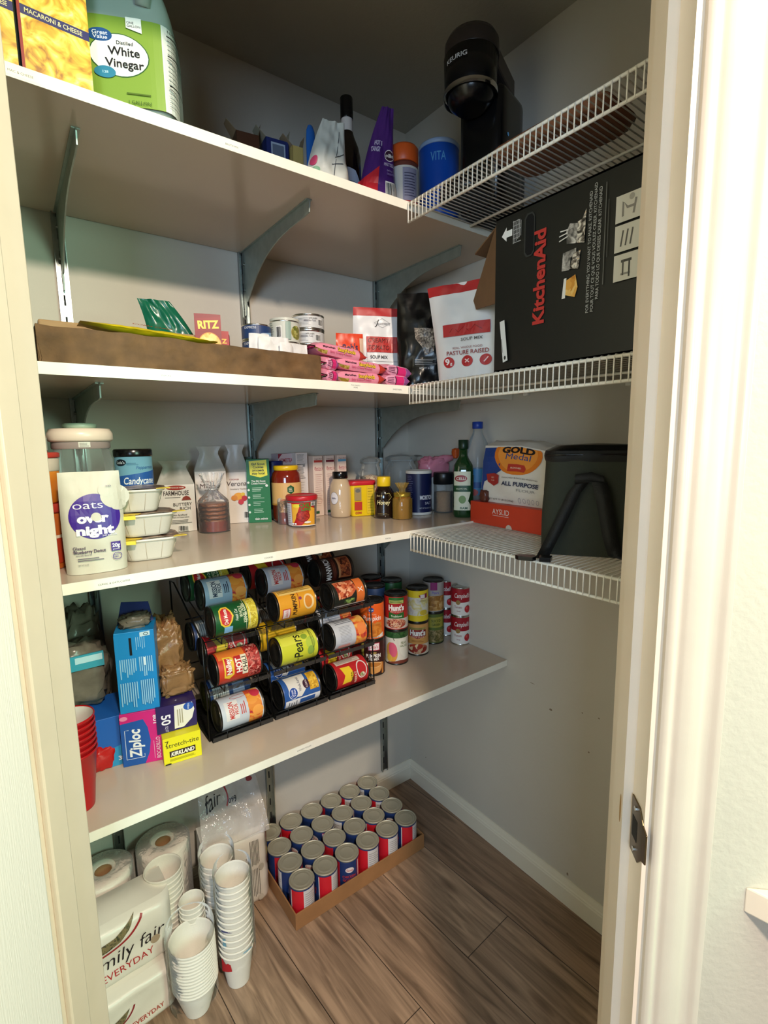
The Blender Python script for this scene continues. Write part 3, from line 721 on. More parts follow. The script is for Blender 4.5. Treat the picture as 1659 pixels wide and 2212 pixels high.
# long brown paper tray
t = thing('brown_paper_tray', 'long shallow crumpled brown paper tray along the front of the snack shelf', 'tray', (-.906, -.40, z), 0)
x0, x1, yf, yb = -.258, .262, -.080, .085
def wall(ax, ay, bx_, by_, h0, h1, th, seed):
    def f(i, j, o):
        n = noise.noise(Vector((i*14+seed, j*3, o)))*.004+noise.noise(Vector((i*40+seed, j*7, o)))*.0015
        hh = (h0+(h1-h0)*i)*j+noise.noise(Vector((i*9+seed, 3, 0)))*.004*j
        d = Vector((by_-ay, ax-bx_)).normalized()
        return (ax+(bx_-ax)*i+d.x*(n+o), ay+(by_-ay)*i+d.y*(n+o), max(hh, 0))
    g = G(); g.grid(lambda i, j: f(i, j, 0), 60, 8, M_carddark); g.grid(lambda i, j: f(i, j, -th), 60, 8, M_carddark)
    g.grid(lambda i, j: tuple(Vector(f(i, 1, 0)).lerp(Vector(f(i, 1, -th)), j)), 60, 1, M_carddark); return g
wall(x0, yf, x1, yf, .060, .053, .003, 1).build('front_panel', t)
wall(x1, yf, x1-.01, yb, .053, .066, .003, 5).build('end_panel', t)
wall(x1-.01, yb, x0, yb, .066, .060, .003, 9).build('back_panel', t)
wall(x0, yb, x0, yf, .060, .060, .003, 13).build('far_end_panel', t)
G().box((x0, yf, 0), (x1, yb, .002), M_carddark).build('tray_base', t)
zt = z+.0025
carton('flat_kraft_sleeve', 'flat brown kraft paper sleeve lying at the left end inside the tray', 'packet', .27, .05, .078, mat('kraft_paper', '#a5835c', .7, bump=.4, bscale=60, var=.1), (-1.02, -.395, zt), -.03, {'front': A().rect(4, 52, 12, 62, '#3a2a1c').rect(205, 60, 212, 65, '#3a2a1c')}, bevel=.003)
t = thing('yellow_chip_bag', 'yellow snack bag lying along the top of the brown tray', 'bag', (-.985, -.452, zt+.060), .0)
g = G(); M_yel = mat('yellow_foil', '#d9bf18', .3)
def yb_(i, j, sd):
    x = (i-.5)*.23; e = (1-abs(2*i-1)**4)*(1-abs(2*j-1)**2.5); w = .05
    return (x, (j-.5)*w, .004+.010*math.sin(0)+sd*e*.007+.012*(.5-i)+noise.noise(Vector((x*50, j*6, sd)))*.002)
g.grid(lambda i, j: yb_(i, j, 1), 30, 12, M_yel); g.grid(lambda i, j: yb_(1-i, j, -1), 30, 12, M_yel); g.build('bag', t)
G().art(A().text('CORN CHIPS', 0, -4, 9, '#b43a22', 66, bold=.01), lambda u, v, l: (u, v-.012, .0145+l+.012*(-u/.23)), None, .0005).build('lettering', t)
# green chips bag
M_grn = mat('green_foil', '#0f5a41', .25)
a = A(14).poly([(-50, 0), (50, 0), (50, 26), (16, 40), (-14, 34), (-50, 12)], '#cfd4cd').poly([(-14, 0), (44, 0), (40, 30), (10, 34)], '#26352c').text('Original', 14, 14, 14, '#9fb3a4', 44, bold=.01, slant=.2)
pouch('green_chip_bag', 'dark green chip bag with pointed corner standing in the brown tray', 'bag', .12, .156, .04, M_grn, (-.905, -.345, zt), -.2, a, 6, wr=.012, narrow=.5, twist=-.045)
# cracker packs
ra = A().rect(0, 0, 50, 118, '#7c0c14').poly([(2, 84), (50, 90), (50, 114), (2, 108)], '#86141a').text('RITZ', 26, 98, 15, '#f3c64a', 40, bold=.04, rot=4).ell(27, 56, 23, 27, photo('cracker', ['#d58a2e', '#e9ae4e', '#f3cd7c'], 90)).ring(27, 56, 23, 27, 1.5, '#c07a24')
carton('cracker_pack', 'red cracker pack with a golden cracker on it, tallest in the tray', 'packet', .050, .024, .118, mat('red_film_pack', '#7c0c14', .3), (spot(449, 710, -.425), -.425, zt), -.30, {'front': ra}, 'red cracker packs in the tray', bevel=.004)
rb = A().rect(2, 50, 38, 94, '#a8101a').text('RITZ', 20, 74, 9, '#f3c64a', 28, bold=.04)
carton('cracker_pack', 'shorter red cracker pack tucked behind the tall one in the tray', 'packet', .04, .018, .090, mat('red_film_pack', '#7c0c14'), (spot(474, 725, -.400), -.400, zt), -.3, {'front': rb}, 'red cracker packs in the tray', bevel=.004)
# white paper packets
for k, (x, w, h, rz, lb) in enumerate(((-.762, .045, .094, -.2, 'nearest the middle wall standard'), (-.735, .07, .088, -.1, 'between two others'), (-.695, .07, .076, .04, 'nearest the right end of the tray'))):
    pouch('white_paper_packet', 'crumpled white paper packet in the brown tray, '+lb, 'packet', w, h, .016, mat('white_packet', '#e2deda', .5, bump=.6, bscale=80, var=.06), (x, -.425-.014*k, zt), rz, A().ell(-6, h*600, 8, 7, '#d9c9c4').rect(-14, 20, 10, 26, '#c9c4c0'), 20+k, 'white paper packets in the tray', wr=.010, narrow=.05)
# tins behind
tuna_r, tuna_h = .0425, .034
x, y = -.545, -.245
ta = A().rect(-110, 4, 110, 31, '#cfd0ce').lines(-40, 8, -4, 28, 6, '#6f6f74', .8).barcode(14, 8, 28, 26).text('wild caught', 0, 27, 3.2, '#444').text('Albacore Tuna', -8, 21, 3.6, '#3c3f55').rect(-75, 6, -50, 29, '#b9c0cc')
zz = z
base = None
names = ['bottom', 'middle', 'top']
hz_top = hz(x, y-.03, 679)
n = 5
hh = (hz_top-z)/n
for k in range(n):
    lb = 'white labelled tuna can, %s of the five-high stack' % ['lowest', 'second from bottom', 'third from bottom', 'second from top', 'topmost'][k]
    if base is None: base = can(lb, tuna_r, hh-.0006, ta, '#d2d2d0', (x, y, z), facing(x, y)+.3, 'stacked tuna cans on the snack shelf', name='tuna_can')
    else: dup(base, (x+.0006*k, y, z+k*hh), facing(x, y)+.3-.2*(k % 2), lb)
x, y = -.624, -.270
ca = A().rect(-90, 4, 90, 60, '#cfd0c2').ell(32, 26, 16, 17, photo('soup', ['#5e6a28', '#94893c', '#b9b56a'], 120)).barcode(-22, 10, -8, 40).lines(-48, 8, -26, 50, 8, '#5d6f6a', 1).rect(2, 8, 14, 50, '#8fa69a')
hh = (hz(x, y-.03, 692)-z)/3
b2 = can('white and green food can, lowest of three beside the tuna stack', .0375, hh-.0006, ca, '#cfd0c2', (x, y, z), facing(x, y), 'mid-height cans on the snack shelf')
dup(b2, (x, y, z+hh), facing(x, y)-.4, 'white and green food can, middle of three beside the tuna stack')
dup(b2, (x, y, z+2*hh), facing(x, y), 'white and green food can, top of three beside the tuna stack')
x, y = -.697, -.262; hh = (hz(x, y-.03, 700)-z)/4
cb = A().rect(-90, 2, 90, hh*1000-2, '#27406e').poly([(-10, 2), (40, 2), (40, 22), (10, 16)], '#8fb3d6').text('EXPRESS', -26, hh*1000-9, 6, '#d8d8d8').ell(12, 12, 14, 4, '#c9d6e0')
b3 = can('blue fish tin, lowest in the short stack behind the white packets', .036, hh-.0006, cb, '#27406e', (x, y, z), facing(x, y), 'blue fish tins on the snack shelf', name='fish_tin')
for k in (1, 2, 3): dup(b3, (x, y, z+k*hh), facing(x, y)+.1*k, 'blue fish tin, %s in the stack behind the white packets' % ['second lowest', 'second highest', 'topmost'][k-1])
# pink noodle packets
P_noo = photo('noodles', ['#7c5a16', '#a8842b', '#8f8f3c', '#d1b35a'], 160)
def noodle(label, loc, rz, flip=False, tilt=0, L=.135):
    Wd, H = .075, .025
    t = thing('noodle_packet', label, 'noodle packet', loc, rz, 'pink noodle packets on the snack shelf')
    def f(u, v, l, sd=-1):      # front side band facing out: u along length, v over height
        x = u; e = max(0, 1-(abs(2*u/L))**6); hgt = H*(.25+.75*e)
        vv = min(max(v/H, 0), 1); y = -(Wd/2)*(.82+.18*math.sin(vv*math.pi))*(.95+.05*e)-l
        return (x, y, hgt*vv+(H-hgt)/2+noise.noise(Vector((u*40, v*60, loc[2]*9)))*.0012+tilt*u)
    def top(i, j):
        a = Vector(f((i-.5)*L, H, 0)); 
        return (a.x, a.y+(Wd)*j*.98, a.z+.006*math.sin(j*math.pi)+noise.noise(Vector((i*6, j*5, loc[0]*30)))*.002)
    m = mat('pink_film', '#e08ba0', .25)
    g = G(); g.grid(lambda i, j: f((i-.5)*L, j*H, 0), 24, 8, m); g.grid(top, 24, 8, m)
    g.grid(lambda i, j: (f((i-.5)*L, j*H, 0)[0], -f((i-.5)*L, j*H, 0)[1]-.003, f((i-.5)*L, j*H, 0)[2]), 24, 8, m)
    g.grid(lambda i, j: tuple(Vector(f((i-.5)*L, 0, 0)) + Vector((0, j*Wd*.98, 0))), 24, 3, m)
    g.build('wrapper', t)
    g = G()
    for sd in (-1, 1):
        g.grid(lambda i, j, sd=sd: (sd*(L/2-.001+.012*i), -Wd*.36+Wd*.72*j, H*.5+.002*math.sin(j*20)+tilt*sd*L/2), 3, 16, mat('magenta_film', '#cf2a6e', .25))
    g.build('crimped_ends', t)
    a = A(7); q_ = L/.135*.5+.5
    if not flip:
        a.rect(-66, 1, -36, 9, P_noo).rect(48, 0, 66, 25, '#b8362a').text('Maruchan', -32, 17.5, 5, '#2a1018', 30, bold=.02).text('SaucyNoods', 12, 16.5, 9, '#5b2a1a', 46, bold=.07, slant=.15).text('SaucyNoods', 12, 16.5, 9, '#f2c53a', 46, bold=.02, slant=.15).text('Spicy Creamy Chicken', -2, 8, 4.5, '#c2466a', 56)
    else:
        w_ = L*500; a.rect(-w_*.95, 0, w_*.95, 25, '#dd9bb5').rect(-w_*.2, 2, w_*.5, 23, '#d22a70').rect(w_*.52, 2, w_*.9, 23, '#8f4f8e').lines(-w_*.9, 4, -w_*.3, 21, 4, '#7c3b58', 1.4).rect(-w_*.26, 3, -w_*.2, 22, '#2a1420')
    G().art(a, lambda u, v, l: f(u, v, l), .008, .0006, .0003).build('printed_side', t)
yy = -.445
rows = [((-.535, yy, z), 0, False, 'bottom layer, front and centre', 0, .135), ((-.428, yy, z), .03, True, 'bottom layer, nearest the black pouch', 0, .075),
        ((-.622, yy-.002, z), .25, True, 'bottom layer, touching the end of the brown tray', 0, .036), ((-.530, yy+.002, z+.027), -.03, False, 'second layer, centre, its name in yellow', -.06, .135),
        ((-.422, yy+.002, z+.023), .05, True, 'second layer, nearest the black pouch', -.08, .080), ((-.620, yy+.002, z+.027), .25, True, 'second layer, by the end of the brown tray', .0, .038),
        ((-.585, yy+.004, z+.055), -.05, False, 'topmost, slanting down from the tray corner', -.10, .13)]
for loc, rz, fl, lb, ti, L_ in rows: noodle('pink noodle packet, '+lb, loc, rz, fl, ti, L_)
# orange bag, pouches
pouch('orange_snack_bag', 'small orange bag with dark blue lettering, behind the noodle packets', 'bag', .068, .142, .03, mat('orange_foil', '#d8401c', .32), (-.478, -.345, z), -.35, A(14).text("Bob's", -2, 106, 19, '#2a1e4e', 38, bold=.02, rot=6, slant=.2).rect(24, 40, 33, 130, '#d9b79c'), 31, narrow=-.05, wr=.005)
def soup(label, w, h, loc, rz, seed, arts, **k): return pouch('soup_mix_pouch', label, 'pouch', w, h, .06, mat('white_satin_pouch', '#dcdcdc', .32), loc, rz, arts, seed, 'white and red soup mix pouches', band=('#b02a2c', h-.022), wr=.006, **k)
a = A(14).ring(0, 186, 24, 13, .8, '#555', 4).text('INGREDIENTS', 3, 184, 6, '#333', 38, bold=.0).text('J', -18, 188, 16, '#333', slant=.4)
a.rect(-48, 105, 58, 148, '#b3312e').text('CREAMY', -14, 138, 13, '#2b1414', 60, slant=.15, bold=.0).text('TOMATO', -14, 118, 13, '#2b1414', 60, slant=.15, bold=.0).text('SOUP MIX', -14, 92, 9, '#333', 50)
a.line([(-48, 104), (-48, 80), (58, 80), (58, 104)], .8, '#777').text('REAL INGREDIENTS', 6, 62, 5.5, '#7a2a30', 80).text('RAISED', 24, 48, 11, '#8c2a30', 54).scaled(.94, (hz(-.38, -.34, 664)-z)/.228)
soup('white pouch reading creamy tomato soup mix, left of the black pouch', .155, hz(-.38, -.34, 664)-z, (-.368, -.338, z), -.42, 41, a)
a = A(14).text('9g', -36, 44, 1, '#fff')
for k, x in enumerate((-46, 0, 44)): a.ell(x, 52, 14, 16, '#b02128')
a.text('9', -49, 54, 17, '#f4eeee', bold=.03).text('g', -40, 49, 8, '#f4eeee').line([(-5, 48), (5, 58)], 3, '#e9c9c9').line([(-5, 58), (5, 48)], 3, '#e9c9c9').line([(40, 46), (50, 60)], 3, '#e9c9c9')
a.rect(-56, 128, 54, 164, '#b02d30').line([(-40, 140), (-30, 156), (-20, 138), (-6, 154), (6, 138), (20, 154), (36, 140)], 2, '#7c1a20').text('SOUP MIX', 12, 116, 9, '#555', 52).text('REAL WHOLE FOOD', 2, 92, 6, '#9a6a70', 70).text('PASTURE RAISED', 2, 78, 12, '#8a2430', 100, bold=.01)
a.scaled(.95, (hz(-.36, -.60, 615)-z)/.285)
soup('tall white pouch with red bands and three red discs, reading pasture raised', .165, hz(-.36, -.60, 615)-z, (-.335, -.640, z+.003), -1.18, 47, a, narrow=-.12, twist=-.02)
a = A(14).poly([(-24, 150), (30, 146), (26, 90), (4, 78), (-4, 100), (-20, 120)], photo('silver_figure', ['#2a2726', '#6f6256', '#9a8c7c', '#c8bba8'], 120, .35, 'n')).text('NET WT 16 OZ', 6, 46, 5, '#c9c9c9', 34).lines(-22, 54, 34, 70, 4, '#9b9b9b', 1.4)
pouch('black_pouch', 'glossy black stand-up pouch between the two soup mix pouches', 'pouch', .135, hz(-.33, -.45, 634)-z, .06, mat('black_foil', '#0b0b0c', .22), (-.315, -.450, z+.004), -.72, a, 53, wr=.008)
pouch('plain_white_pouch', 'plain white pouch squeezed between the red banded pouch and the black box', 'pouch', .11, .25, .04, mat('white_satin_pouch', '#dcdcdc'), (-.245, -.665, z+.004), -1.2, A().rect(-40, 150, 40, 154, '#777').lines(-40, 40, 20, 120, 8, '#b4b4c0', 1), 59)

# ================================================================== KITCHEN BOX ON THE MIDDLE WIRE SHELF
zk = 1.5185+.0042
bw, bd, bh = .43, .34, .300          # width along the wall, depth to the wall, height
t = thing('black_appliance_box', 'large black box with red lettering and opened brown flap, on the middle wire shelf', 'box', (-.385, -.751, zk), 0)
M_bb = mat('black_box_print', '#111312', .42)
M_in = mat('box_inside_card', '#6e5236', .8, var=.12, vscale=20)
g = G(); th = .005
g.box((0, -bw, 0), (th, 0, bh), M_bb).box((bd-th, -bw, 0), (bd, 0, bh), M_bb).box((0, -bw, 0), (bd, 0, th), M_bb).box((0, -bw, bh-th), (bd, 0, bh), M_bb).box((0, -bw, 0), (bd, -bw+th, bh), M_bb)
g.build('carton', t, .001)
fl = [(0, 0), (0, bh), (.115, bh-.03), (.115, .13)]
G().prism([(.0, .140), (.0, bh-.002), (.106, .172), (.092, .150)], 0, .003, M_in, lambda a_, b_, c_: (.004+a_*.35+c_, a_*.93, b_)).build('side_flap', t)
G().prism([(.01, 0), (bd-.01, 0), (bd-.03, .09), (.03, .09)], 0, .003, M_in, lambda a_, b_, c_: (a_, b_*.94, bh-.004-b_*.34+c_-.002)).build('top_flap', t)
# outer face artwork: seen from -x, u runs towards -y
a = A()
a.poly([(16, 262), (28, 250), (28, 276)], '#e9e9e6').rect(27, 257, 42, 269, '#e9e9e6').lines(44, 238, 64, 284, 6, '#9a9a98', 1.5, .3)
for k in range(6): a.rect(45+3.6*k, 240+2*k, 46.4+3.6*k, 282-2*(k % 3), '#a9a9a7')
hole = mat('hand_hole', '#030303', .9); grey = ink('#2c2e2d')
a.poly([(72, 214), (78, 206), (90, 206), (96, 214), (96, 276), (90, 284), (78, 284), (72, 276)], grey).poly([(75, 216), (80, 209), (89, 209), (94, 216), (94, 274), (89, 281), (80, 281), (75, 274)], hole)
a.text('KitchenAid', 108, 162, 25, '#b8322c', 168, bold=.035, rot=90)
P_mix = photo('mixers', ['#14100d', '#5a5148', '#9c9284', '#e9e2d2', '#b8802e'], 90, .4, 'n')
silver = photo('silver_machine', ['#4c4a48', '#a09a92', '#e0dbd2'], 60, .3, 'n')
a.poly([(166, 118), (190, 110), (196, 126), (190, 148), (170, 142)], photo('toast', ['#b06a18', '#d99a3a', '#e8c070'], 80)).poly([(160, 112), (168, 112), (170, 146), (164, 146)], '#e3dfd4').poly([(158, 160), (176, 158), (178, 178), (190, 180), (190, 192), (160, 190)], silver).poly([(176, 160), (196, 156), (200, 186), (184, 184)], P_mix)
a.poly([(168, 204), (188, 200), (196, 214), (192, 232), (174, 236), (166, 224)], silver).line([(150, 212), (170, 216)], 2, '#d9d4cb').line([(150, 220), (170, 222)], 2, '#d9d4cb').line([(152, 228), (170, 227)], 2, '#d9d4cb').poly([(190, 200), (208, 196), (210, 250), (202, 236), (192, 234)], P_mix)
for k, s_ in enumerate(('FOR EVERYTHING YOU WANT TO MAKE. KITCHENAID', 'POUR TOUT CE QUE VOUS VOULEZ CREER. KITCHENAID', 'PARA TODO LO QUE DESEES CREAR. KITCHENAID')): a.text(s_, 219+10*k, 176+5*k, 6.6, '#b4b4b0', (196, 206, 178)[k], bold=.0, rot=90)
a.rect(250, 118, 251.5, 278, '#6d6d6b').rect(256, 160, 257.2, 250, '#565654')
for k in range(3):
    y0 = 116+45*k; a.rect(272, y0, 372, y0+41, '#d6d4cc')
    if k == 2: a.line([(286, y0+8), (286, y0+30), (294, y0+20), (310, y0+20)], 4, '#8a8784').line([(306, y0+8), (310, y0+30)], 4, '#8a8784').ell(302, y0+34, 5, 5, '#aaa7a2').ell(334, y0+22, 7, 9, '#b23a33')
    if k == 1:
        for q in range(3): a.line([(284+9*q, y0+8), (288+9*q, y0+32)], 3, '#5a5856')
        a.ell(332, y0+20, 9, 9, photo('pasta_nest', ['#b5762c', '#d9a047', '#efc674'], 150))
    if k == 0: a.line([(286, y0+30), (306, y0+30)], 4, '#3c3a38').line([(286, y0+10), (304, y0+10)], 3, '#8c8a86').line([(290, y0+8), (290, y0+32)], 3, '#55534f').line([(302, y0+4), (302, y0+32)], 3, '#3c3a38').ell(330, y0+18, 8, 8, photo('zoodles', ['#5f6b2c', '#8e9a48', '#b8bf78'], 150))
a.poly([(18, 98), (30, 100), (40, 20), (28, 17)], '#d9dad8').poly([(22, 64), (24, 64), (28, 36), (27, 36)], '#888').ell(33, 26, 2.5, 4, '#333')
G().art(a, lambda u, v, l: (-l, -(u if u < .15 else .15+(u-.15)*.87), v), None, .0004, .0001).build('printed_front', t)

# ================================================================== JAR SHELF
z = Z3+.0006
# far-left tower of small tubs
t = thing('orange_tub', 'orange tub with red lid, half hidden by the left door jamb', 'tub', (-1.178, -.335, z), .2)
bottle(t, [(.032, 0), (.034, .003), (.038, .105), (.0385, .11)], mat('orange_tub', '#c9682a', .3), 'tub_body')
G().lathe([(.040, .108), (.041, .112), (.041, .122), (.038, .125)], mat('red_lid', '#b5392e', .35), 36).build('lid', t)
G().art(A().rect(-30, 12, 30, 60, '#b33a20').rect(-30, 60, 30, 66, '#e6d6c0'), cyl(.0345, 0, -90, taper=.035), .005, .0008).build('printed_label', t)
t = thing('orange_tub', 'orange tub with clear rim, on top of the red-lidded tub', 'tub', (-1.178, -.335, z+.1255), .2)
bottle(t, [(.030, 0), (.032, .003), (.036, .060)], mat('amber_tub', '#cf7a22', .25), 'tub_body')
G().lathe([(.036, .06), (.037, .062), (.0375, .083), (.035, .085)], mat('frosted_rim', '#c9b7a8', .3), 36).build('rim', t)
G().lathe([(.0385, .085), (.0392, .087), (.0392, .093), (.036, .095)], mat('red_lid', '#b5392e'), 36).build('lid', t)
t = thing('small_tin', 'small tin with white and grey label, topping the orange tubs', 'tin', (-1.183, -.33, z+.2207), 0)
G().lathe([(.026, 0), (.0265, .001), (.0265, .03), (.026, .031), (.024, .0305), (.0005, .0305)], M_steel, 32).build('body', t)
G().lathe([(.0267, .004), (.0267, .027)], ink('#b9bdb8'), 32, capb=False, capt=False).build('paper_label', t)
# clear canister with pale lid
cx_, cy_ = -1.098, -.300; hh = hz(cx_, cy_-.05, 922)-z
t = thing('clear_canister', 'tall clear canister with pale pink lid, behind the purple oats pouch', 'canister', (cx_, cy_, z), 0)
G().lathe([(.048, 0), (.053, .004), (.054, .012), (.054, hh-.065), (.049, hh-.045), (.049, hh-.03)], M_glass, 48, capt=False).build('clear_body', t)
G().lathe([(.044, .008), (.046, .012), (.046, .09), (.0005, .095)], mat('pale_powder', '#c3b7a6', .9), 40).build('contents', t)
G().lathe([(.0505, hh-.042), (.052, hh-.04), (.052, hh-.026)], mat('mauve_band', '#a08f8c', .3), 48, capt=False, capb=False).build('lid_skirt', t)
G().lathe([(.054, hh-.028), (.058, hh-.024), (.0575, hh-.012), (.053, hh-.003), (.04, hh-.002), (.0005, hh-.002)], mat('pale_pink_lid', '#eed9c8', .3), 48).build('lid', t)
G().lathe([(.028, hh-.002), (.030, hh+.001), (.030, hh+.006), (.027, hh+.008), (.0005, hh+.008)], mat('pale_green_dome', '#b5c7b4', .3), 40).build('lid_button', t)
G().art(A().rect(-10, hh*1000-39, 10, hh*1000-29, '#d6d0c6').lines(-8, hh*1000-38, 8, hh*1000-30, 3, '#7c7670', 1), cyl(.0524), .005, .0005).build('lid_sticker', t)
# oats pouch
x, y = -1.103, -.420
a = A(12)
PU = '#40228c'
a.ell(2, 104, 41, 41, PU, 48).ell(38, 138, 25, 22, mat('oats_paper', '#cfc9ba', .45, bump=.2, bscale=60)).ell(24, 150, 14, 12, mat('oats_paper', '#cfc9ba')).ell(42, 122, 14, 10, mat('oats_paper', '#cfc9ba'))
a.text('oats', -8, 126, 14.5, '#e9e4f2', 47, bold=-.004).text('over', -2, 102, 16, '#f4f1f7', 50, bold=.05).ell(3, 103, 8, 8, mat('oats_paper', '#cfc9ba')).text('night', 0, 80, 16, '#f4f1f7', 60, bold=.05).text('just add milk', 22, 69, 3.6, '#e4def0', 24)
a.text('Glazed', -28, 49, 5.4, '#4c3d5c', 19).text('Blueberry Donut', -12, 42, 6, '#4c3d5c', 50, bold=.02).text('naturally flavored', -22, 36, 2.6, '#7c7484', 24).lines(-32, 24, 10, 31, 2, '#5b5068', 1.3).text('NET WT 2.6 OZ', -24, 18, 2.4, '#777', 16)
a.rect(22, 38, 38, 55, '#4a2f86').text('20g', 30, 48.5, 7, '#eee', 13, bold=.03).text('protein', 30, 41.5, 2.8, '#ddd', 11).ring(31, 28, 8, 7, 1, PU, 20).text('NON\nGMO', 29, 30, 2.4, PU).text('>>>', 28, 158, 4.5, '#6a6480', 9)
pouch('oats_pouch', 'upright cream oats pouch with big purple circle, at the left end of the jar shelf', 'pouch', .1, .185, .05, mat('oats_paper', '#cfc9ba', .45, bump=.2, bscale=60), (x, y, z), -.02, a, 63, wr=.0035, bulge=2.4, narrow=.02)
# cocoa tin
x, y = -.998, -.262; hh = hz(x, y-.04, 970)-z
t = thing('cocoa_tin', 'blue candycane cocoa tin with black lid, above the stacked noodle bowls', 'tin', (x, y, z), facing(x, y)+.15)
bottle(t, [(.036, 0), (.0375, .002), (.0375, hh-.014)], ink('#6fa3b8', .3), 'tin_body', 44)
G().lathe([(.0385, hh-.016), (.039, hh-.014), (.039, hh-.003), (.037, hh)], M_dark, 44).build('lid', t)
H = hh*1000
G().art(A().poly([(-58, H-88), (58, H-76), (58, H-44), (30, H-48), (-58, H-60)], '#2458a0').rect(-58, H-96, 58, H-86, '#3a6fae').text('Candycane', 4, H-67, 15, '#e8eef2', 66, bold=.015, slant=.15).text('Peppermint', 18, H-39, 7, '#31679c', 40, slant=.25).lines(-20, H-34, 4, H-28, 2, '#4a7f9a', 1.2).ell(-32, H-28, 12, 7, '#0e1a24').text("Lola's", -32, H-28, 6, '#c9d8de').line([(-4, H-110), (6, H-94), (12, H-98)], 4, '#c83a3f').line([(4, H-112), (-4, H-96)], 3, '#f0e8e4'), cyl(.0376), .005, .0004).build('printed_label', t)
# three noodle bowls
def bowl(label, loc, rz, h=.046, src=None):
    if src: return dup(src, loc, rz, label)
    t = thing('noodle_bowl', label, 'noodle bowl', loc, rz, 'stacked noodle bowls')
    vs = []; g = G(); n = 44; sq = 4.5; M_b = mat('bowl_foam', '#d3ccbf', .45, bump=.1)
    def ring(r, zz): 
        o = []
        for i in range(n):
            a_ = 2*math.pi*i/n; ca, sa = math.cos(a_), math.sin(a_); k = (abs(ca)**sq+abs(sa)**sq)**(-1/sq); o.append((r*ca*k*.056, r*sa*k*.052, zz))
        return o
    def sh(prof, m, nm, cap=True, cap2=True):
        g = G(); vs = []; 
        for r, zz in prof: vs += ring(r, zz)
        fs = [(j*n+i, j*n+(i+1) % n, (j+1)*n+(i+1) % n, (j+1)*n+i) for j in range(len(prof)-1) for i in range(n)]
        g.add(vs, fs, m, True)
        if cap: g.add(ring(*prof[0]), [tuple(reversed(range(n)))], m)
        if cap2: g.add(ring(*prof[-1]), [tuple(range(n))], m)
        return g.build(nm, t)
    sh([(.70, 0), (.76, .001), (.80, .006), (.95, h-.007), (.97, h-.005)], M_b, 'bowl')
    g = G()
    for i in range(0, n, 4):
        a1 = Vector(ring(.775, .004)[i]); b1 = Vector(ring(.955, h-.009)[i]); g.tube([a1*1.004, b1*1.004], .0007, mat('bowl_rib', '#b9ac98', .5), 5)
    g.build('ribs', t)
    sh([(.97, h-.006), (1.06, h-.004), (1.08, h-.0025), (1.08, h-.0015), (1.02, h-.0005)], mat('bowl_rim', '#efe9dc', .4), 'rim')
    g = G(); pts = ring(1.05, h); g.add([(p[0], p[1], h+.001+.001*math.sin(p[0]*90)) for p in pts]+[(0, 0, h+.002)], [(i, (i+1) % n, n) for i in range(n)], photo('noodle_lid', ['#2c1610', '#6a3a20', '#b9a596', '#8c4a22'], 30, .3, 'n'), True)
    g.build('foil_lid', t)
    g = G(); g.prism([(-.058, -.056), (-.018, -.0565), (-.012, -.046), (-.05, -.03)], h+.0015, h+.0024, ink('#e3bf2f')); g.prism([(.044, -.058), (.07, -.056), (.066, -.040), (.05, -.044)], h+.0005, h+.002, ink('#d8b83a')); g.prism([(-.052, -.0575), (-.024, -.058), (-.026, -.070), (-.046, -.066)], h-.006, h+.001, ink('#e8cf3f'))
    g.build('lid_tab', t)
    return t
p = onz(328, 1213, z); bx_, by_ = p.x+.006, p.y+.055
b0 = bowl('white noodle bowl, bottom of the three stacked beside the oats pouch', (bx_, by_, z), -.12)
bowl('white noodle bowl, middle of the three stacked beside the oats pouch', (bx_-.004, by_+.0, z+.0495), -.02, src=b0)
bowl('white noodle bowl, top of the three, its brown printed lid showing', (bx_-.018, by_+.004, z+.099), -.24, src=b0)
# bread and cookie bags
M_pb = mat('bread_paper', '#e6e0d8', .42, bump=.2, bscale=50)
a = A(14).ell(0, 118, 24, 6, '#a2352a').text('PEPPERIDGE FARM', 0, 118, 3.2, '#f0e4d6', 38).text('FARMHOUSE', 0, 104, 12, '#3a3231', 62, bold=.01).poly([(12, 84), (16, 92), (24, 96), (32, 92), (36, 84)], '#8a3326').rect(-28, 92, 10, 93, '#333').text('BUTTERY', 14, 74, 8.5, '#55504e', 46, bold=0).text('RICH', 20, 63, 8.5, '#55504e', 26, bold=0).text('No Artificial', 6, 46, 4.5, '#2c2928', 34).text('Colors or Preservatives', 6, 40, 3.6, '#4c4948', 44).lines(-20, 22, 36, 34, 3, '#4c4948', 1.2).barcode(0, 2, 26, 18).rect(-44, 0, 44, .8, '#b5aca0')
x, y = -.861, -.055; hh = hz(x, y, 1005)-z
gusset('bread_bag', 'white farmhouse bread bag with brown lettering and folded grey top', 'bag', .092, hh+.02, .070, hh*.72, M_pb, (x, y, z), -.25, a, 71, ridge=.6, fold=.025, wr=.005, group='white paper bread and cookie bags')
a = A(14).text('DISTINCTIVE', -8, 128, 3.8, '#8d5a4a', 34).text('Milano', -4, 116, 13, '#5a3f38', 52, bold=.0, slant=.1).text('Slices Orange', 0, 104, 4, '#9a8a7c', 36).ring(-22, 80, 11, 7, 2, '#c77c43').ring(-12, 80, 10, 7, 2, '#c77c43').ell(-24, 60, 12, 8, '#e3a24e')
x, y = -.766, -.050; hh = hz(x, y, 975)-z
gusset('cookie_bag', 'tall white cookie bag with grey folded top, behind the round cookie pack', 'bag', .082, hh+.02, .048, hh*.74, M_pb, (x, y, z), -.25, a, 75, ridge=.55, fold=.02, wr=.005, group='white paper bread and cookie bags')
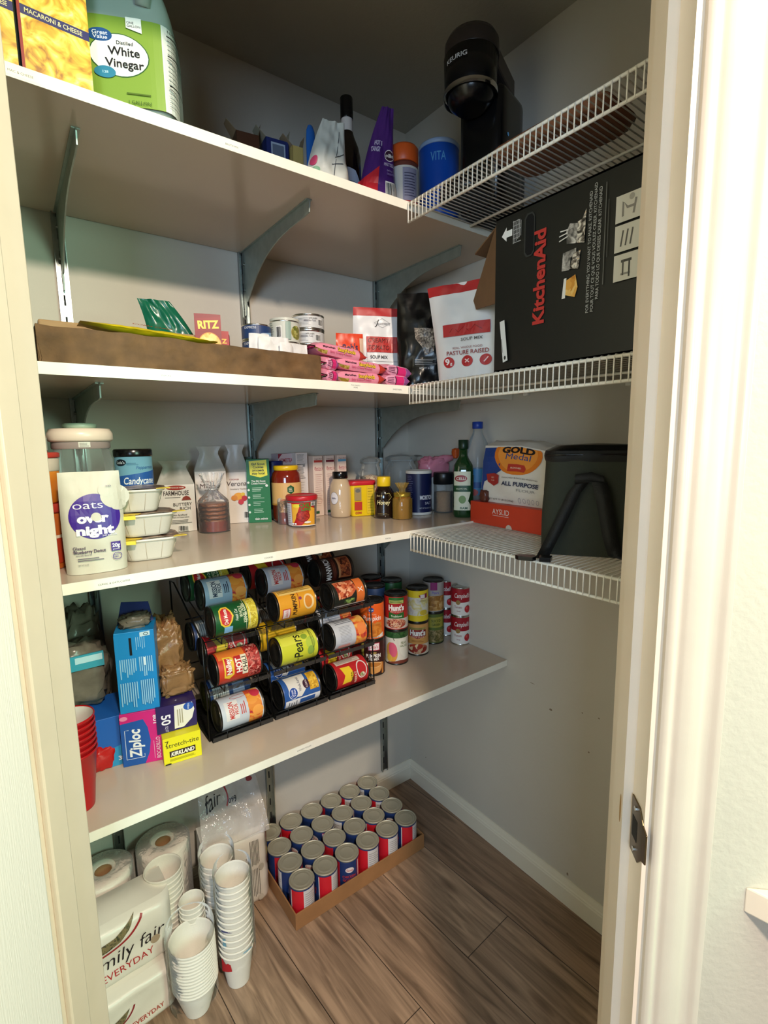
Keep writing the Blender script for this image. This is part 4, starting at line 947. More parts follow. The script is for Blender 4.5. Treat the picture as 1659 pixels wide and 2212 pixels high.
a = A(14).text('COOKIES', -8, 128, 4, '#a34a3a', 26).text('Verona', -2, 116, 14, '#4a3a3a', 56, bold=.0, slant=.1).text('Strawberry Thumbprint', 6, 100, 4, '#9a8f86', 52).ell(2, 78, 14, 11, '#e9a43a').ell(-10, 74, 9, 8, '#d98a30').ell(18, 72, 8, 8, '#c23a48').ell(8, 62, 8, 8, '#c9404e').ell(14, 84, 6, 5, '#e8c04e').barcode(14, 12, 38, 34).rect(-44, 0, 44, .8, '#b5aca0')
x, y = -.684, -.034; hh = hz(x, y, 972)-z
gusset('cookie_bag', 'tall white cookie bag with orange and red fruit, beside the green cookie box', 'bag', .072, hh+.02, .04, hh*.70, M_pb, (x, y, z), -.3, a, 79, ridge=.5, fold=.015, wr=.004, group='white paper bread and cookie bags')
# round cookie pack in gathered film
x, y = stand(465, 1152, z, .04)
t = thing('round_cookie_pack', 'clear pack of stacked brown round cookies, gathered film at the top', 'cookie pack', (x, y, z), facing(x, y))
for k in range(7):
    G().lathe([(.034, 0), (.037, .002), (.0375, .006), (.034, .0085), (.0005, .0088)], photo('waffle', ['#5a2c1a', '#7d4426', '#9b6238'], 300), 36).build('cookie', t).location = (0, 0, .004+.0105*k)
G().lathe([(.0392, .003), (.0394, .03)], mat('brown_band', '#7a2f22', .3), 36, capb=False, capt=False).build('printed_band', t)
def gat(i, j):
    a_ = i*2*math.pi; zz = j*.155
    r = .0400 if zz < .078 else (.0400-(.0400-.008)*min(1, (zz-.078)/.034) if zz < .112 else .008+.022*((zz-.112)/.043)**.7)
    r *= 1+.10*math.sin(a_*9)*(0 if zz < .078 else 1)*(.4+j)
    return (r*math.cos(a_), r*math.sin(a_), max(.0006, zz))
G().grid(gat, 72, 30, film('crisp_film', '#ffffff', .03, .08, .8, 70)).build('film_wrap', t)
G().tube([(.0085*math.cos(k*.6), .0085*math.sin(k*.6), .112) for k in range(11)], .0016, M_white, 6).build('tie', t)
# dark green bag peeking out behind the green box
pouch('green_coffee_bag', 'dark green and grey bag mostly hidden behind the green cookie box', 'bag', .06, .19, .03, mat('grey_green_foil', '#56706a', .35), (spot(524, 1010, -.02), -.020, z), 0, A().ell(-8, 155, 20, 22, '#0f5c46'), 83)
# green cookie box
p = onz(563, 1129, z); ga = A().rect(-0, 0, 68, 186, '#16703c').poly([(8, 182), (60, 186), (62, 140), (40, 134), (10, 142)], '#e6e03f')
for k, s_ in enumerate(('Girl Scout', 'Cookies', 'proceeds', 'stay local')): ga.text(s_, 35, 174-9*k, 7, '#31401a', (40, 32, 34, 38)[k], bold=.03)
ga.text('The Girl Scout', 34, 124, 5.5, '#eef2ea', 42, bold=.02).text('Cookie Program', 34, 117, 5.5, '#eef2ea', 44, bold=.02)
for k in range(4): ga.lines(14+k, 92-21*k, 52-k, 106-21*k, 3, '#b9d8bf', 1.6, .4, seed=k)
for k in range(5): ga.ell(4, 32+22*k, 3.4, 3.4, '#d9e8da')
ga.text('thin mints', 38, 12, 6.5, '#eef2ea', 38, bold=.02).ell(58, 110, 4, 4, '#e6efe6')
hh = hz(p.x, p.y, 992)-z
w = (ony(590, 1060, p.y).x-ony(536, 1060, p.y).x)*.84
gb = carton('green_cookie_box', 'narrow tall green cookie box with yellow panel, standing in the middle', 'box', w, .05, hh, mat('green_carton', '#16703c', .35), (p.x+.012, p.y+.028, z), -.42, None)
sx_ = w/.068; sy_ = hh/.188
G().art(ga, lambda u, v, l: (-w/2+u*sx_, -.025-l, v*sy_), None, .0003).build('printed_front', gb)
# blue canister
x, y = spot(592, 1050, -.042), -.042; hh = hz(x, y-.03, 996)-z
t = thing('blue_salt_canister', 'dark blue round canister behind the red sauce jar', 'canister', (x, y, z), facing(x, y))
bottle(t, [(.0295, .0), (.030, .03)], mat('pale_base', '#aab0b8', .4), 'base_band', 40, capt=False)
G().lathe([(.030, .03), (.030, hh-.003), (.029, hh)], mat('navy_print', '#16246e', .35), 40, capb=False).build('canister_body', t)
G().art(A().lines(-34, 60, -18, 110, 5, '#7f8cb8', 1), cyl(.0301), .005, .0004).build('printed_label', t)
# sauce jar
x, y = stand(622, 1128, z, .043)
hh = hz(x, y-.04, 1006)-z
t = thing('sauce_jar', 'glass jar of red sauce with yellow lid and cream label', 'jar', (x, y, z), facing(x, y)+.1)
bottle(t, [(.038, 0), (.041, .004), (.043, .015), (.043, hh*.78), (.040, hh*.86), (.034, hh*.91), (.034, hh*.93)], mat('red_sauce', '#7c1f10', .12, coat=.8), 'jar_body', 44)
G().lathe([(.0345, hh*.915), (.0362, hh*.92), (.0362, hh-.002), (.034, hh)], mat('yellow_lid', '#e6bd1c', .3), 44).build('lid', t)
H = hh*1000
G().art(A().rect(-72, H*.30, 72, H*.70, '#e3b571').poly([(8, H*.66), (18, H*.62), (18, H*.54), (8, H*.50), (-2, H*.54), (-2, H*.62)], '#1f5a34').lines(2, H*.54, 14, H*.62, 3, '#e8e3c8', 1.6).rect(-72, H*.30, 72, H*.33, '#c9913f').ell(-12, H*.38, 12, 6, '#b5602a'), cyl(.0432), .005, .0004).build('paper_label', t)
# tall cartons at the back
def tc(label, xl, w, d, hpx, y, cols, front, side=None, rz=0, tex=None, group='tall cartons at the back of the jar shelf'):
    h_ = hz(xl+w/2, y, hpx)-z
    return carton('tall_carton', label, 'box', w, d, h_, cols, (xl+w/2, y+d/2, z), rz, front(h_*1000), group, bevel=.001)
def hs(H): return {'front': A().rect(0, H-36, 56, H, '#c9b6ba').text('HOMESTEAZ', 28, H-20, 12, '#9c2438', 50, bold=.02).poly([(0, H), (0, H-16), (14, H)], '#8c2a3c').rect(0, H-80, 56, H-40, '#a79aa0')}
tc('wide mauve carton at the back, behind the red sauce jar', spot(602, 1020, -.058), .055, .05, 980, -.058, mat('mauve_card', '#b9a6ac', .4), hs)
def nf(H): return {'front': A().lines(4, H-30, 28, H-8, 6, '#555', .8).text('Nutrition Facts', 16, H-6, 3, '#111', 24).text('30', 26, H-40, 6, '#111').lines(4, H-74, 28, H-44, 8, '#444', .9).rect(3, H-78, 30, H-77, '#111').rect(3, H-36, 30, H-34.5, '#111').lines(4, 30, 26, H-86, 10, '#888', .6)}
tc('white side panel carton with small black nutrition print, beside the mauve one', spot(640, 1020, -.085), .040, .06, 978, -.085, mat('white_card', '#ddd5d0', .4), nf)
for k, (c1, xx) in enumerate((('#c0433a', spot(677, 1020, -.10)), ('#7a2430', spot(703, 1020, -.10)), ('#6aa6c6', spot(729.5, 1020, -.10)))):
    def fr(H, c1=c1, k=k): return {'front': A().rect(3, H-20, 32, H-13, c1).text('Organic Blend', 18, H-9, 3.2, '#8a4a44', 26).text("Betty's", 18, H-38, 10, '#a8324a', 28, bold=.0, slant=.1).line([(6, H-45), (30, H-45)], .8, '#a8324a').lines(5, 30, 31, H-54, 16, '#c99a90', .8, .3, seed=k).ring(18, 48, 9, 9, .8, '#cfa398', 18).rect(3, 8, 16, 16, '#2d5a34')}
    tc('slim pale pink carton with %s strip, %s of the row of three' % (('red', 'dark red', 'blue')[k], ('left', 'middle', 'right')[k]), xx, .0335, .05, 985-1*k, -.10, mat('pale_pink_card', '#e3cdbd', .4), fr)
# small nut jar and chili tub
x, y = stand(608, 1128, z, .02); x -= .002
t = thing('small_nut_jar', 'tiny glass jar of nuts and red sauce, between the sauce jar and chili tub', 'jar', (x-.006, y-.045, z), 0)
bottle(t, [(.019, 0), (.02, .002), (.02, .034)], mat('red_sauce', '#7c1f10'), 'jar_body', 30)
G().lathe([(.0202, .034), (.0202, .052), (.018, .062), (.0005, .066)], photo('nuts', ['#5a3a1a', '#9a6a34', '#d0a874'], 160), 30, capb=False).build('nuts', t)
G().lathe([(.0212, .0005), (.0212, .068), (.019, .072)], M_glass, 30, capb=False, capt=False).build('glass', t)
x, y = stand(654, 1139, z, .042); hh = hz(x, y-.03, 1070)-z
t = thing('chili_tub', 'clear plastic tub with red lid and chili chip label, at the front', 'tub', (x, y, z), facing(x, y))
G().lathe([(.0365, 0), (.038, .002), (.0425, hh-.012), (.0425, hh-.006)], M_pet, 44, capt=False).build('tub_body', t)
G().lathe([(.034, .003), (.036, .004), (.0395, hh*.72), (.0005, hh*.74)], photo('chili_snack', ['#6a1c12', '#9c3a1c', '#c97a2e'], 140), 40).build('contents', t)
G().lathe([(.043, hh-.014), (.0445, hh-.012), (.0445, hh-.003), (.042, hh), (.040, hh-.0015), (.0005, hh-.0015)], mat('red_lid_bright', '#c2202c', .35), 44).build('lid', t)
H = hh*1000
a = A().rect(-44, 4, 34, H-18, '#b5201f').rect(-48, 4, -28, H-20, '#cfcfd6').lines(-46, 8, -30, H-24, 9, '#4a4a5a', .8).poly([(-26, 4), (-26, H-22), (-4, H-22), (-18, 20)], '#e8b03a').poly([(-4, 4), (34, 4), (34, H-36), (20, H-30), (14, 20)], '#e6a531').ell(-14, H-27, 8, 5, '#e8d83f').text('CHILI', 8, H-25, 10, '#4f7a26', 30, bold=.04).text('LIME', 10, H-36, 8, '#4f7a26', 24, bold=.04).ell(2, H*.36, 17, 15, '#8a1f16').ell(2, H*.36, 15, 13, photo('red_yarn', ['#6e120c', '#a3261a', '#c23a26'], 100, .4, 'n')).barcode(22, H-28, 36, H-18).ell(12, 14, 8, 3, '#e8e0d0').ell(-22, 10, 2.4, 2.4, '#eee').ell(-16, 10, 2.4, 2.4, '#eee').rect(-26, 4, 34, 6, '#efe6d6')
G().art(a, cyl(.0384, 0, -90, taper=.00008*1000*.45/1000*1000), .004, .0022).build('printed_label', t)
# tan shaker bottle
x, y = stand(737, 1119, z, .035); hh = hz(x, y-.02, 1019)-z
t = thing('tan_spice_bottle', 'beige-filled rounded bottle with black cap and oval white label', 'bottle', (x, y, z), facing(x, y)-.1)
bottle(t, [(.028, 0), (.031, .004), (.033, .03), (.0335, hh*.5), (.031, hh*.7), (.024, hh*.82), (.021, hh*.85)], mat('tan_spice', '#c9b190', .15, coat=.7), 'bottle_body', 40)
G().lathe([(.0225, hh*.85), (.0235, hh*.86), (.0235, hh-.002), (.022, hh)], M_dark, 36).build('cap', t)
G().art(A().ell(-18, hh*430, 14, 19, '#5d5668').ell(-18, hh*430, 13.2, 18.2, '#e3e0e2').lines(-26, hh*410, -10, hh*450, 2, '#55506a', 1.6), cyl(.0337), .004, .0006).build('oval_label', t)
# yellow bouillon tub
p = onz(800, 1114, z); hh = hz(p.x, p.y, 1038)-z
t = thing('yellow_tub', 'square yellow tub with red lid and red logo', 'tub', (p.x-.010, p.y+.037, z), -.30)
G().lathe([(.95, 0), (1, .003), (1.05, hh-.012), (1.05, hh-.01)], mat('yellow_plastic', '#e8c416', .3), 48, sx=.038, sy=.030, sq=7).build('tub_body', t)
G().lathe([(1.09, hh-.014), (1.12, hh-.012), (1.12, hh-.004), (1.06, hh)], mat('red_lid_bright', '#c2202c'), 48, sx=.038, sy=.030, sq=7).build('lid', t)
H = hh*1000
G().art(A().rect(10, 8, 34, H-16, '#e0bd2a').lines(13, 12, 32, H-20, 9, '#6a5a1a', .9).rect(-30, 20, -6, 46, '#b83224').rect(-30, 50, -8, H-20, '#a08a5c').ell(-19, H-30, 8, 6, '#6a6a60').text('CON', -18, 12, 7, '#b83224', 20, bold=.04), lambda u, v, l: (u, -.0318-l-.0012*v/.1*1.2, v), None, .0006).build('printed_front', t)
# honey bottle
x, y = stand(830, 1121, z, .031); hh = hz(x, y-.02, 1030)-z
t = thing('honey_bottle', 'dark honey bottle with yellow cap and cream script', 'bottle', (x, y, z), facing(x, y))
bottle(t, [(.028, 0), (.030, .003), (.031, .012), (.029, hh*.3), (.0315, hh*.45), (.0305, hh*.62), (.022, hh*.74), (.019, hh*.77)], mat('dark_honey', '#1b0f0a', .1, coat=.8), 'bottle_body', 40)
G().lathe([(.0195, hh*.77), (.0205, hh*.78), (.0205, hh-.002), (.019, hh)], mat('yellow_cap', '#e8c41c', .35), 32).build('cap', t)
G().art(A().text('Raw &', -14, hh*560, 5, '#d9c98a', 18, slant=.2).text('Honey', -2, hh*400, 13, '#e6dca4', 40, bold=.01, slant=.2).line([(4, hh*600), (16, hh*620), (24, hh*520), (14, hh*440)], 1, '#d9d080').lines(-20, 10, 16, 18, 2, '#8a7a4c', .8), cyl(.0318), .004, .0006).build('printed_label', t)
# organza gift jar
x, y = stand(869, 1123, z, .032); hh = hz(x, y-.02, 1044)-z
t = thing('gift_honey_jar', 'small amber jar tied in gold organza, in front of the navy canister', 'jar', (x, y, z), 0)
bottle(t, [(.026, 0), (.028, .003), (.028, hh*.55), (.024, hh*.62)], mat('amber_honey', '#a86a2a', .1, coat=.8), 'jar_body', 36)
G().lathe([(.025, hh*.62), (.0255, hh*.63), (.0255, hh*.73), (.0005, hh*.74)], mat('gold_lid', '#b99b3a', .3, .6), 36).build('lid', t)
def org(i, j):
    a_ = i*2*math.pi; zz = j*hh; q = j
    r = .0295+.001*math.sin(a_*7) if q < .55 else (.0295-.0235*min(1, (q-.55)/.24) if q < .79 else .006+.014*((q-.79)/.21)**.8)
    r *= 1+.12*math.sin(a_*8+q*4)*(0 if q < .6 else 1); return (r*math.cos(a_), r*math.sin(a_), max(.0006, zz))
G().grid(org, 64, 26, film('gold_organza', '#c9a548', .28, .5, .5, 200)).build('organza', t)
G().tube([(-.03+.004*math.sin(k), -.012-.02*math.sin(k*.35), hh*.79-.006*k*abs(math.sin(k*.8)+.5)) for k in range(9)], .0009, mat('gold_cord', '#cfb25a', .4), 6).build('cord', t)
# navy salt canister
x, y = stand(905, 1113, z, .041); hh = hz(x, y-.03, 1016)-z
t = thing('navy_salt_canister', 'navy blue salt canister with white rims, beside the gold organza jar', 'canister', (x, y, z), facing(x, y))
bottle(t, [(.0405, 0), (.041, .001), (.041, .008)], M_white, 'white_base', 44, capt=False)
G().lathe([(.0405, .007), (.0405, hh-.009)], mat('navy_paper', '#17204c', .35), 44, capb=False, capt=False).build('paper_label', t)
G().lathe([(.041, hh-.010), (.0415, hh-.008), (.041, hh-.001), (.039, hh), (.038, hh-.003), (.0005, hh-.003)], M_white, 44, capb=False).build('white_top', t)
H = hh*1000
G().art(A().lines(-40, 50, -18, H-14, 13, '#8d93b5', 1, .3).text('MORTON', 26, H*.40, 13, '#e3e3ea', 46, bold=.04).text('SALT', 30, H*.27, 8, '#b9bccb', 22, bold=.02).text('NET WT 26 OZ (1 LB)', 22, H*.16, 4, '#c8cad6', 40), cyl(.0407), .004, .0004).build('lettering', t)
# clear jar of brown sugar with black lid
x, y = stand(958, 1108, z, .031); hh = hz(x, y-.02, 1020)-z
t = thing('brown_grain_jar', 'clear jar half full of brown grain with black lid, left of the oil bottle', 'jar', (x, y, z), 0)
G().lathe([(.030, 0), (.0315, .003), (.0315, hh*.78)], M_glass, 40, capt=False).build('jar_body', t)
G().lathe([(.028, .003), (.029, .005), (.029, hh*.5), (.0005, hh*.53)], mat('brown_grain', '#97734f', .8, bump=.5, bscale=300, var=.15, vscale=200), 36).build('contents', t)
G().lathe([(.031, hh*.70), (.033, hh*.71), (.033, hh-.004), (.031, hh)], mat('black_lid_soft', '#17181a', .3), 40).build('lid', t)
# glass jars at the back
for nm, lb, px, py, r, top, yy, fill in (('glass_jar', 'clear glass jar of chopped nuts behind the yellow tub', 800, 1000, .036, 985, -.09, 'n'), ('glass_jar', 'large empty clear glass jar with glass lid behind the navy canister', 866, 1000, .056, 980, -.125, None), ('glass_jar', 'clear square jar half hidden behind the tied pink bag', 912, 985, .045, 980, -.055, None)):
    x = spot(px, py, yy); hh = hz(x, yy-r*.5, top)-z
    t = thing(nm, lb, 'jar', (x, yy, z), 0, 'clear glass jars at the back of the jar shelf')
    G().lathe([(r*.9, 0), (r, .004), (r, hh*.70), (r*.93, hh*.78), (r*.80, hh*.82), (r*.80, hh*.86)], M_glass, 48, capt=False).build('jar_body', t)
    if fill: G().lathe([(r*.85, .004), (r*.93, .006), (r*.93, hh*.62), (.0005, hh*.66)], photo('chopped_nuts', ['#8a6a4a', '#c2a078', '#e0cba6'], 110), 36).build('contents', t)
    G().lathe([(r*.84, hh*.86), (r*.98, hh*.87), (r*.98, hh*.93), (r*.7, hh*.97), (.0005, hh)], M_glass, 48, capb=False).build('lid', t)
# tied pink bag with orange clip
x = spot(950, 1000, -.26)
t = thing('pink_tied_bag', 'pink and white soft plastic bag clipped shut, behind the brown grain jar', 'bag', (x+.0, -.262, z), 0)
M_pk = film('pink_film', '#cc7f9c', .75, .25, .8, 40)
g = G(); lump(g, (0, .03, .078), (.075, .06, .156), mat('white_sugar_bag', '#d8d6d2', .5, bump=.5, bscale=60), 3, .14); g.build('white_contents', t)
g = G(); lump(g, (-.005, .03, .140), (.095, .066, .070), M_pk, 8, .3, 4); g.build('pink_top', t)
G().tube([(.0, .02, .155), (.03, .01, .168), (.055, .0, .172)], [.022, .015, .009], M_pk, 12).build('twisted_neck', t)
g = G(); lump(g, (.070, -.004, .186), (.030, .024, .034), mat('orange_clip', '#cf5a1e', .4), 5, .2); g.build('orange_clip', t)
# olive oil bottle
x, y = stand(1000, 1119, z, .031); hh = hz(x, y-.01, 950)-z
t = thing('green_oil_bottle', 'tall dark green oil bottle with cream label, in front of the water bottle', 'bottle', (x, y, z), facing(x, y))
bottle(t, [(.85, 0), (.95, .003), (1, .01), (1, hh*.60), (.92, hh*.68), (.55, hh*.76), (.42, hh*.80), (.40, hh*.90)], mat('green_oil_glass', '#123f1c', .08, coat=.8, trans=.2), 'bottle_body', 48, sx=.0305, sy=.0305, sq=3.2)
G().lathe([(.0145, hh*.885), (.015, hh*.89), (.015, hh-.001), (.0135, hh)], mat('dark_green_cap', '#14301f', .35), 32).build('cap', t)
H = hh*1000
a = A().poly([(-26, H*.10), (20, H*.10), (22, H*.16), (14, H*.22), (20, H*.32), (20, H*.60), (-26, H*.60)], '#d9dac2').rect(-26, H*.34, 22, H*.42, '#1c4a2a').ell(-6, H*.51, 17, 10, '#9a2a2c').text('CELLI', -6, H*.51, 8, '#efe6d6', 26, bold=.02).text('OLIVE OIL', -4, H*.38, 4.5, '#d8e0c0', 30).ell(-2, H*.24, 10, 12, '#6f8f4c').text('RAM', 2, H*.13, 7, '#1c4a2a', 20, bold=.02).rect(34, H*.15, 46, H*.55, '#b9c2ae')
G().art(a, sqf(.0308, 0, -90, sq=3.2), .004, .0006).build('paper_label', t)
# water bottle
x, y = spot(1062, 1010, -.40), -.40; 
x = -.052; y = -.400
hh = hz(x, y, 911)-z
t = thing('water_bottle', 'large clear water bottle with blue cap behind the flour bag', 'bottle', (x, y, z), facing(x, y))
G().lathe([(.036, 0), (.041, .004), (.042, .02), (.040, .03), (.042, .04), (.042, hh*.58), (.040, hh*.66), (.030, hh*.78), (.015, hh*.88), (.0135, hh*.93)], M_pet, 44, capt=False).build('bottle_body', t)
G().lathe([(.015, hh*.925), (.0162, hh*.93), (.0162, hh-.001), (.015, hh)], mat('blue_cap', '#1c3f9e', .35), 32).build('cap', t)
G().lathe([(.0424, hh*.22), (.0424, hh*.50)], ink('#3f83b4'), 44, capb=False, capt=False).build('paper_label', t)
G().art(A().rect(-60, hh*300, 60, hh*360, '#1c4f92').ell(-8, hh*250, 12, 10, '#b6423a'), cyl(.0427), .005, .0003).build('printed_label', t)
# small brown nut next to the flour
# ------------------------------------------------------------------ on the lowest wire shelf
zw3 = 1.1445+.0044
c0 = onz(1016, 1127, zw3); c1 = onz(1170, 1157, zw3); L = (c1-c0).length; ang = math.atan2(c1.y-c0.y, c1.x-c0.x)
mid = (c0+c1)/2; nrm = Vector((-math.sin(ang), math.cos(ang), 0))
t = carton('red_shoe_box', 'flat red box with white lettering, under the flour bag', 'box', L, .17, .062, mat('red_orange_card', '#c73d22', .45, var=.03, vscale=30), (mid.x+nrm.x*.085, mid.y+nrm.y*.085, zw3), ang, {'front': A().text('AYSLID', L*460, 42, 15, '#e6dcd6', 62, bold=-.004).rect(L*460-30, 30, L*460+30, 31, '#e6dcd6').poly([(L*580+11*math.cos(R(a_)), 11*math.sin(R(a_))) for a_ in range(0, 181, 15)], '#c9c0b4')})
# flour bag
zf = zw3+.0625
fx, fy = (mid+nrm*.075).x, (mid+nrm*.075).y
t = thing('flour_bag', 'white flour bag with blue corner and orange medallion, on the red box', 'bag', (fx+.030*math.cos(ang), fy+.030*math.sin(ang), zf), ang+.02)
hh = hz(fx, fy-.06, 962)-zf; w = L*1.02; M_fl = mat('flour_paper', '#ded9cf', .6, bump=.5, bscale=50)
def flf(u, v, l=0, sd=-1):
    q = v/hh; x = u*(1-.04*q+.05*math.sin(q*3)); bul = .012*math.sin(min(1, q)*3.1)*(1-(2*u/w)**2)
    n = noise.noise(Vector((u*18, v*22, sd*3)))*.004
    cut = .02*max(0, (2*u/w))*q
    return (x+.01*q, sd*(.052+bul+l)+n-.006*q, v-cut)
g = G(); g.grid(lambda i, j: flf((i-.5)*w, j*hh), 22, 22, M_fl); g.grid(lambda i, j: flf((.5-i)*w, j*hh, 0, 1), 22, 22, M_fl)
for sd in (-1, 1): g.grid(lambda i, j, sd=sd: tuple(Vector(flf(sd*w/2, j*hh, 0, -1 if sd > 0 else 1)).lerp(Vector(flf(sd*w/2, j*hh, 0, 1 if sd > 0 else -1)), i)), 8, 22, M_fl)
g.grid(lambda i, j: tuple(Vector(flf((i-.5)*w, hh, 0, -1)).lerp(Vector(flf((i-.5)*w, hh, 0, 1)), j)+Vector((0, 0, .012*math.sin(j*math.pi)+noise.noise(Vector((i*6, j*6, 1)))*.008*math.sin(j*math.pi)))), 22, 10, M_fl)
g.grid(lambda i, j: tuple(Vector(flf((i-.5)*w, 0, 0, 1)).lerp(Vector(flf((i-.5)*w, 0, 0, -1)), j)), 22, 3, M_fl)
g.build('bag_body', t)
g = G(); lump(g, (w*.47, .02, hh-.03), (.05, .09, .06), M_fl, 9, .3, 4); g.build('folded_end', t)
W_ = w*1000; H = hh*1000
a = A(14).poly([(-W_/2+1, 4), (-W_/2+5, 4), (-W_/2+12, H*.36), (0, H*.80), (W_*.05, H-2), (-W_/2+2, H-2)], '#1f3f86').ell(-6, H*.87, W_*.30, H*.34, '#e07a1e', 40).poly([(-W_/2, H), (W_/2, H), (W_/2, H+8), (-W_/2, H+8)], M_fl) if False else A(14).poly([(-W_/2+2, 20), (-W_/2+12, H*.36), (4, H*.78), (-6, H-3), (-W_/2+2, H-6)], '#1f3f86')
a.poly([(-6+W_*.30*math.cos(R(q)), H*.88+min(H*.36*math.sin(R(q)), H*.10)) for q in range(0, 360, 12)], '#dd7a22').poly([(-6+W_*.25*math.cos(R(q)), H*.88+min(H*.30*math.sin(R(q)), H*.10)) for q in range(0, 360, 12)], '#e8933a')
a.text('GOLD', -4, H*.935, 15, '#1a1416', W_*.42, bold=.05).text('Medal', -2, H*.83, 16, '#2c4a86', W_*.32, bold=.0, slant=.1).poly([(-30, H*.70), (24, H*.70), (30, H*.64), (24, H*.58), (-30, H*.58)], '#b8382a').text('BLEACHED', -2, H*.64, 4, '#f0dcc0', 34)
a.poly([(-W_*.42, H*.50), (-W_*.30, H*.53), (-W_*.22, H*.50), (-W_*.23, H*.36), (-W_*.31, H*.30), (-W_*.40, H*.37)], '#a8302c').text('BEST', -W_*.32, H*.45, 4, '#e8c8b0').text('IF USED', -W_*.32, H*.40, 3, '#e8c8b0').text('ENRICHED BLEACHED PRESIFTED', W_*.04, H*.47, 3.6, '#666', W_*.42)
a.text('ALL PURPOSE', W_*.04, H*.37, 11, '#22304f', W_*.44, bold=.03, slant=.1).text('FLOUR', W_*.12, H*.27, 7, '#77797c', W_*.22, bold=-.005).text('NET WT 5 LB (2.26kg)', -W_*.22, H*.07, 4.5, '#555', W_*.36)
for q in range(5): a.ring(W_*(.04+.055*q), H*.09, 4.5, 7, .8, '#4a5a7a', 14)
G().art(a, lambda u, v, l: flf(u, v, l+.0008), .010, .0005, .0003).build('printed_front', t)
t = thing('brown_date', 'small dark brown wrinkled nut lying on the red box', 'food', (c0.x+.045*math.cos(ang)-.0*nrm.x+nrm.x*.012, c0.y+.045*math.sin(ang)+nrm.y*.012, zf), ang)
g = G(); lump(g, (0, 0, .016), (.026, .020, .032), mat('brown_nut', '#5c3024', .3), 2, .2, floor=True); g.build('nut', t)
# lunch bag
zb = zw3
t = thing('lunch_bag', 'black and dark green insulated lunch bag with dangling strap, on the lowest wire shelf', 'bag', (-.235, -.905, zb), -.98)
M_grnf = mat('dark_green_fabric', '#2b2f24', .75, bump=.5, bscale=500)
M_blf = mat('black_webbing', '#0c0c0c', .6, bump=.4, bscale=600)
hb = .205; wb = .215; db = .15
g = G()
def bagf(i, j, r=0):
    a_ = i*2*math.pi; sq = 6; ca, sa = math.cos(a_), math.sin(a_); k = (abs(ca)**sq+abs(sa)**sq)**(-1/sq)
    n = noise.noise(Vector((ca*3, sa*3, j*4)))*.003
    return (ca*k*(wb/2-.006*j+n+r), sa*k*(db/2-.003*j+n+r), j*hb)
g.grid(bagf, 64, 16, M_grnf); g.lathe([(.3, .0006), (.92, .0006)], M_grnf, 64, sx=wb/2, sy=db/2, sq=6); g.build('bag_body', t)
g = G(); g.grid(lambda i, j: tuple(Vector(bagf(i, 1, .003*math.sin(j*3.1)))+Vector((0, 0, -.016+.022*j))), 64, 4, M_blf)
top = [Vector(bagf(i/64, 1))+Vector((0, 0, .006)) for i in range(64)]
g.add([tuple(v) for v in top]+[tuple(v*.8+Vector((0, 0, (hb+.006)*.2+.010))) for v in top]+[(0, 0, hb+.020)], [(i, (i+1) % 64, 64+(i+1) % 64, 64+i) for i in range(64)]+[(64+i, 64+(i+1) % 64, 128) for i in range(64)], mat('black_vinyl', '#0e0e0f', .25, bump=.4, bscale=40), True)
g.build('zipped_lid', t)
G().tube([(wb/2*math.cos(q)*.97, -db/2*.97 if True else 0, hb-.002) for q in (2.9, 2.2, 1.57, .9, .2)], .0025, M_dark, 6).build('zip_line', t)
def strap(pts, w, nm, th=.0016, dirv=(1, 0, 0)):
    g = G(); pts = [Vector(p) for p in pts]; vs = []; dv = Vector(dirv)
    for p in pts: vs += [p-dv*w/2, p+dv*w/2]
    n = len(pts); off = Vector((0, -th, 0)); vs2 = [v+off for v in vs]
    fs = [(2*i, 2*i+1, 2*i+3, 2*i+2) for i in range(n-1)]; fs += [tuple(q+2*n for q in reversed(f_)) for f_ in fs]
    fs += [(2*i, 2*i+2, 2*i+2+2*n, 2*i+2*n) for i in range(n-1)]+[(2*i+3, 2*i+1, 2*i+1+2*n, 2*i+3+2*n) for i in range(n-1)]
    g.add(vs+vs2, fs, M_blf, True); return g.build(nm, t)
yf = -db/2-.003
strap([(-.03, yf, .150), (-.045, yf-.004, .13), (-.070, yf-.008, .07), (-.092, yf-.014, .02), (-.10, yf-.03, .004), (-.112, yf-.05, .003)], .024, 'strap')
strap([(-.03, yf, .152), (.0, yf-.004, .150), (.012, yf-.006, .10), (.022, yf-.008, .045), (.034, yf-.014, .008), (.06, yf-.03, .004), (.095, yf-.035, .0035)], .028, 'strap')
strap([(-.045, yf-.001, .155), (-.015, yf-.001, .160), (.008, yf-.001, .152)], .02, 'strap_anchor', dirv=(0, 0, 1))
g = G().prism([(-.145, -.01), (-.118, -.014), (-.112, -.005), (-.112, .005), (-.118, .014), (-.145, .01), (-.152, 0)], .001, .009, M_dark, lambda a_, b_, c_: (a_, yf-.06+b_, c_)); g.build('buckle', t, .001)
g = G().prism([(-.106, -.012), (-.085, -.012), (-.082, .012), (-.106, .012)], .001, .010, M_dark, lambda a_, b_, c_: (a_, yf-.062+b_, c_)); g.build('strap_slider', t, .001)
G().tube([(wb/2+.001, -.03, .115), (wb/2+.005, -.03, .105), (wb/2+.002, -.03, .095)], .003, mat('chrome', '#d6dce6'), 8).build('zip_pull', t)

# ================================================================== CAN SHELF
z = Z4+.0006
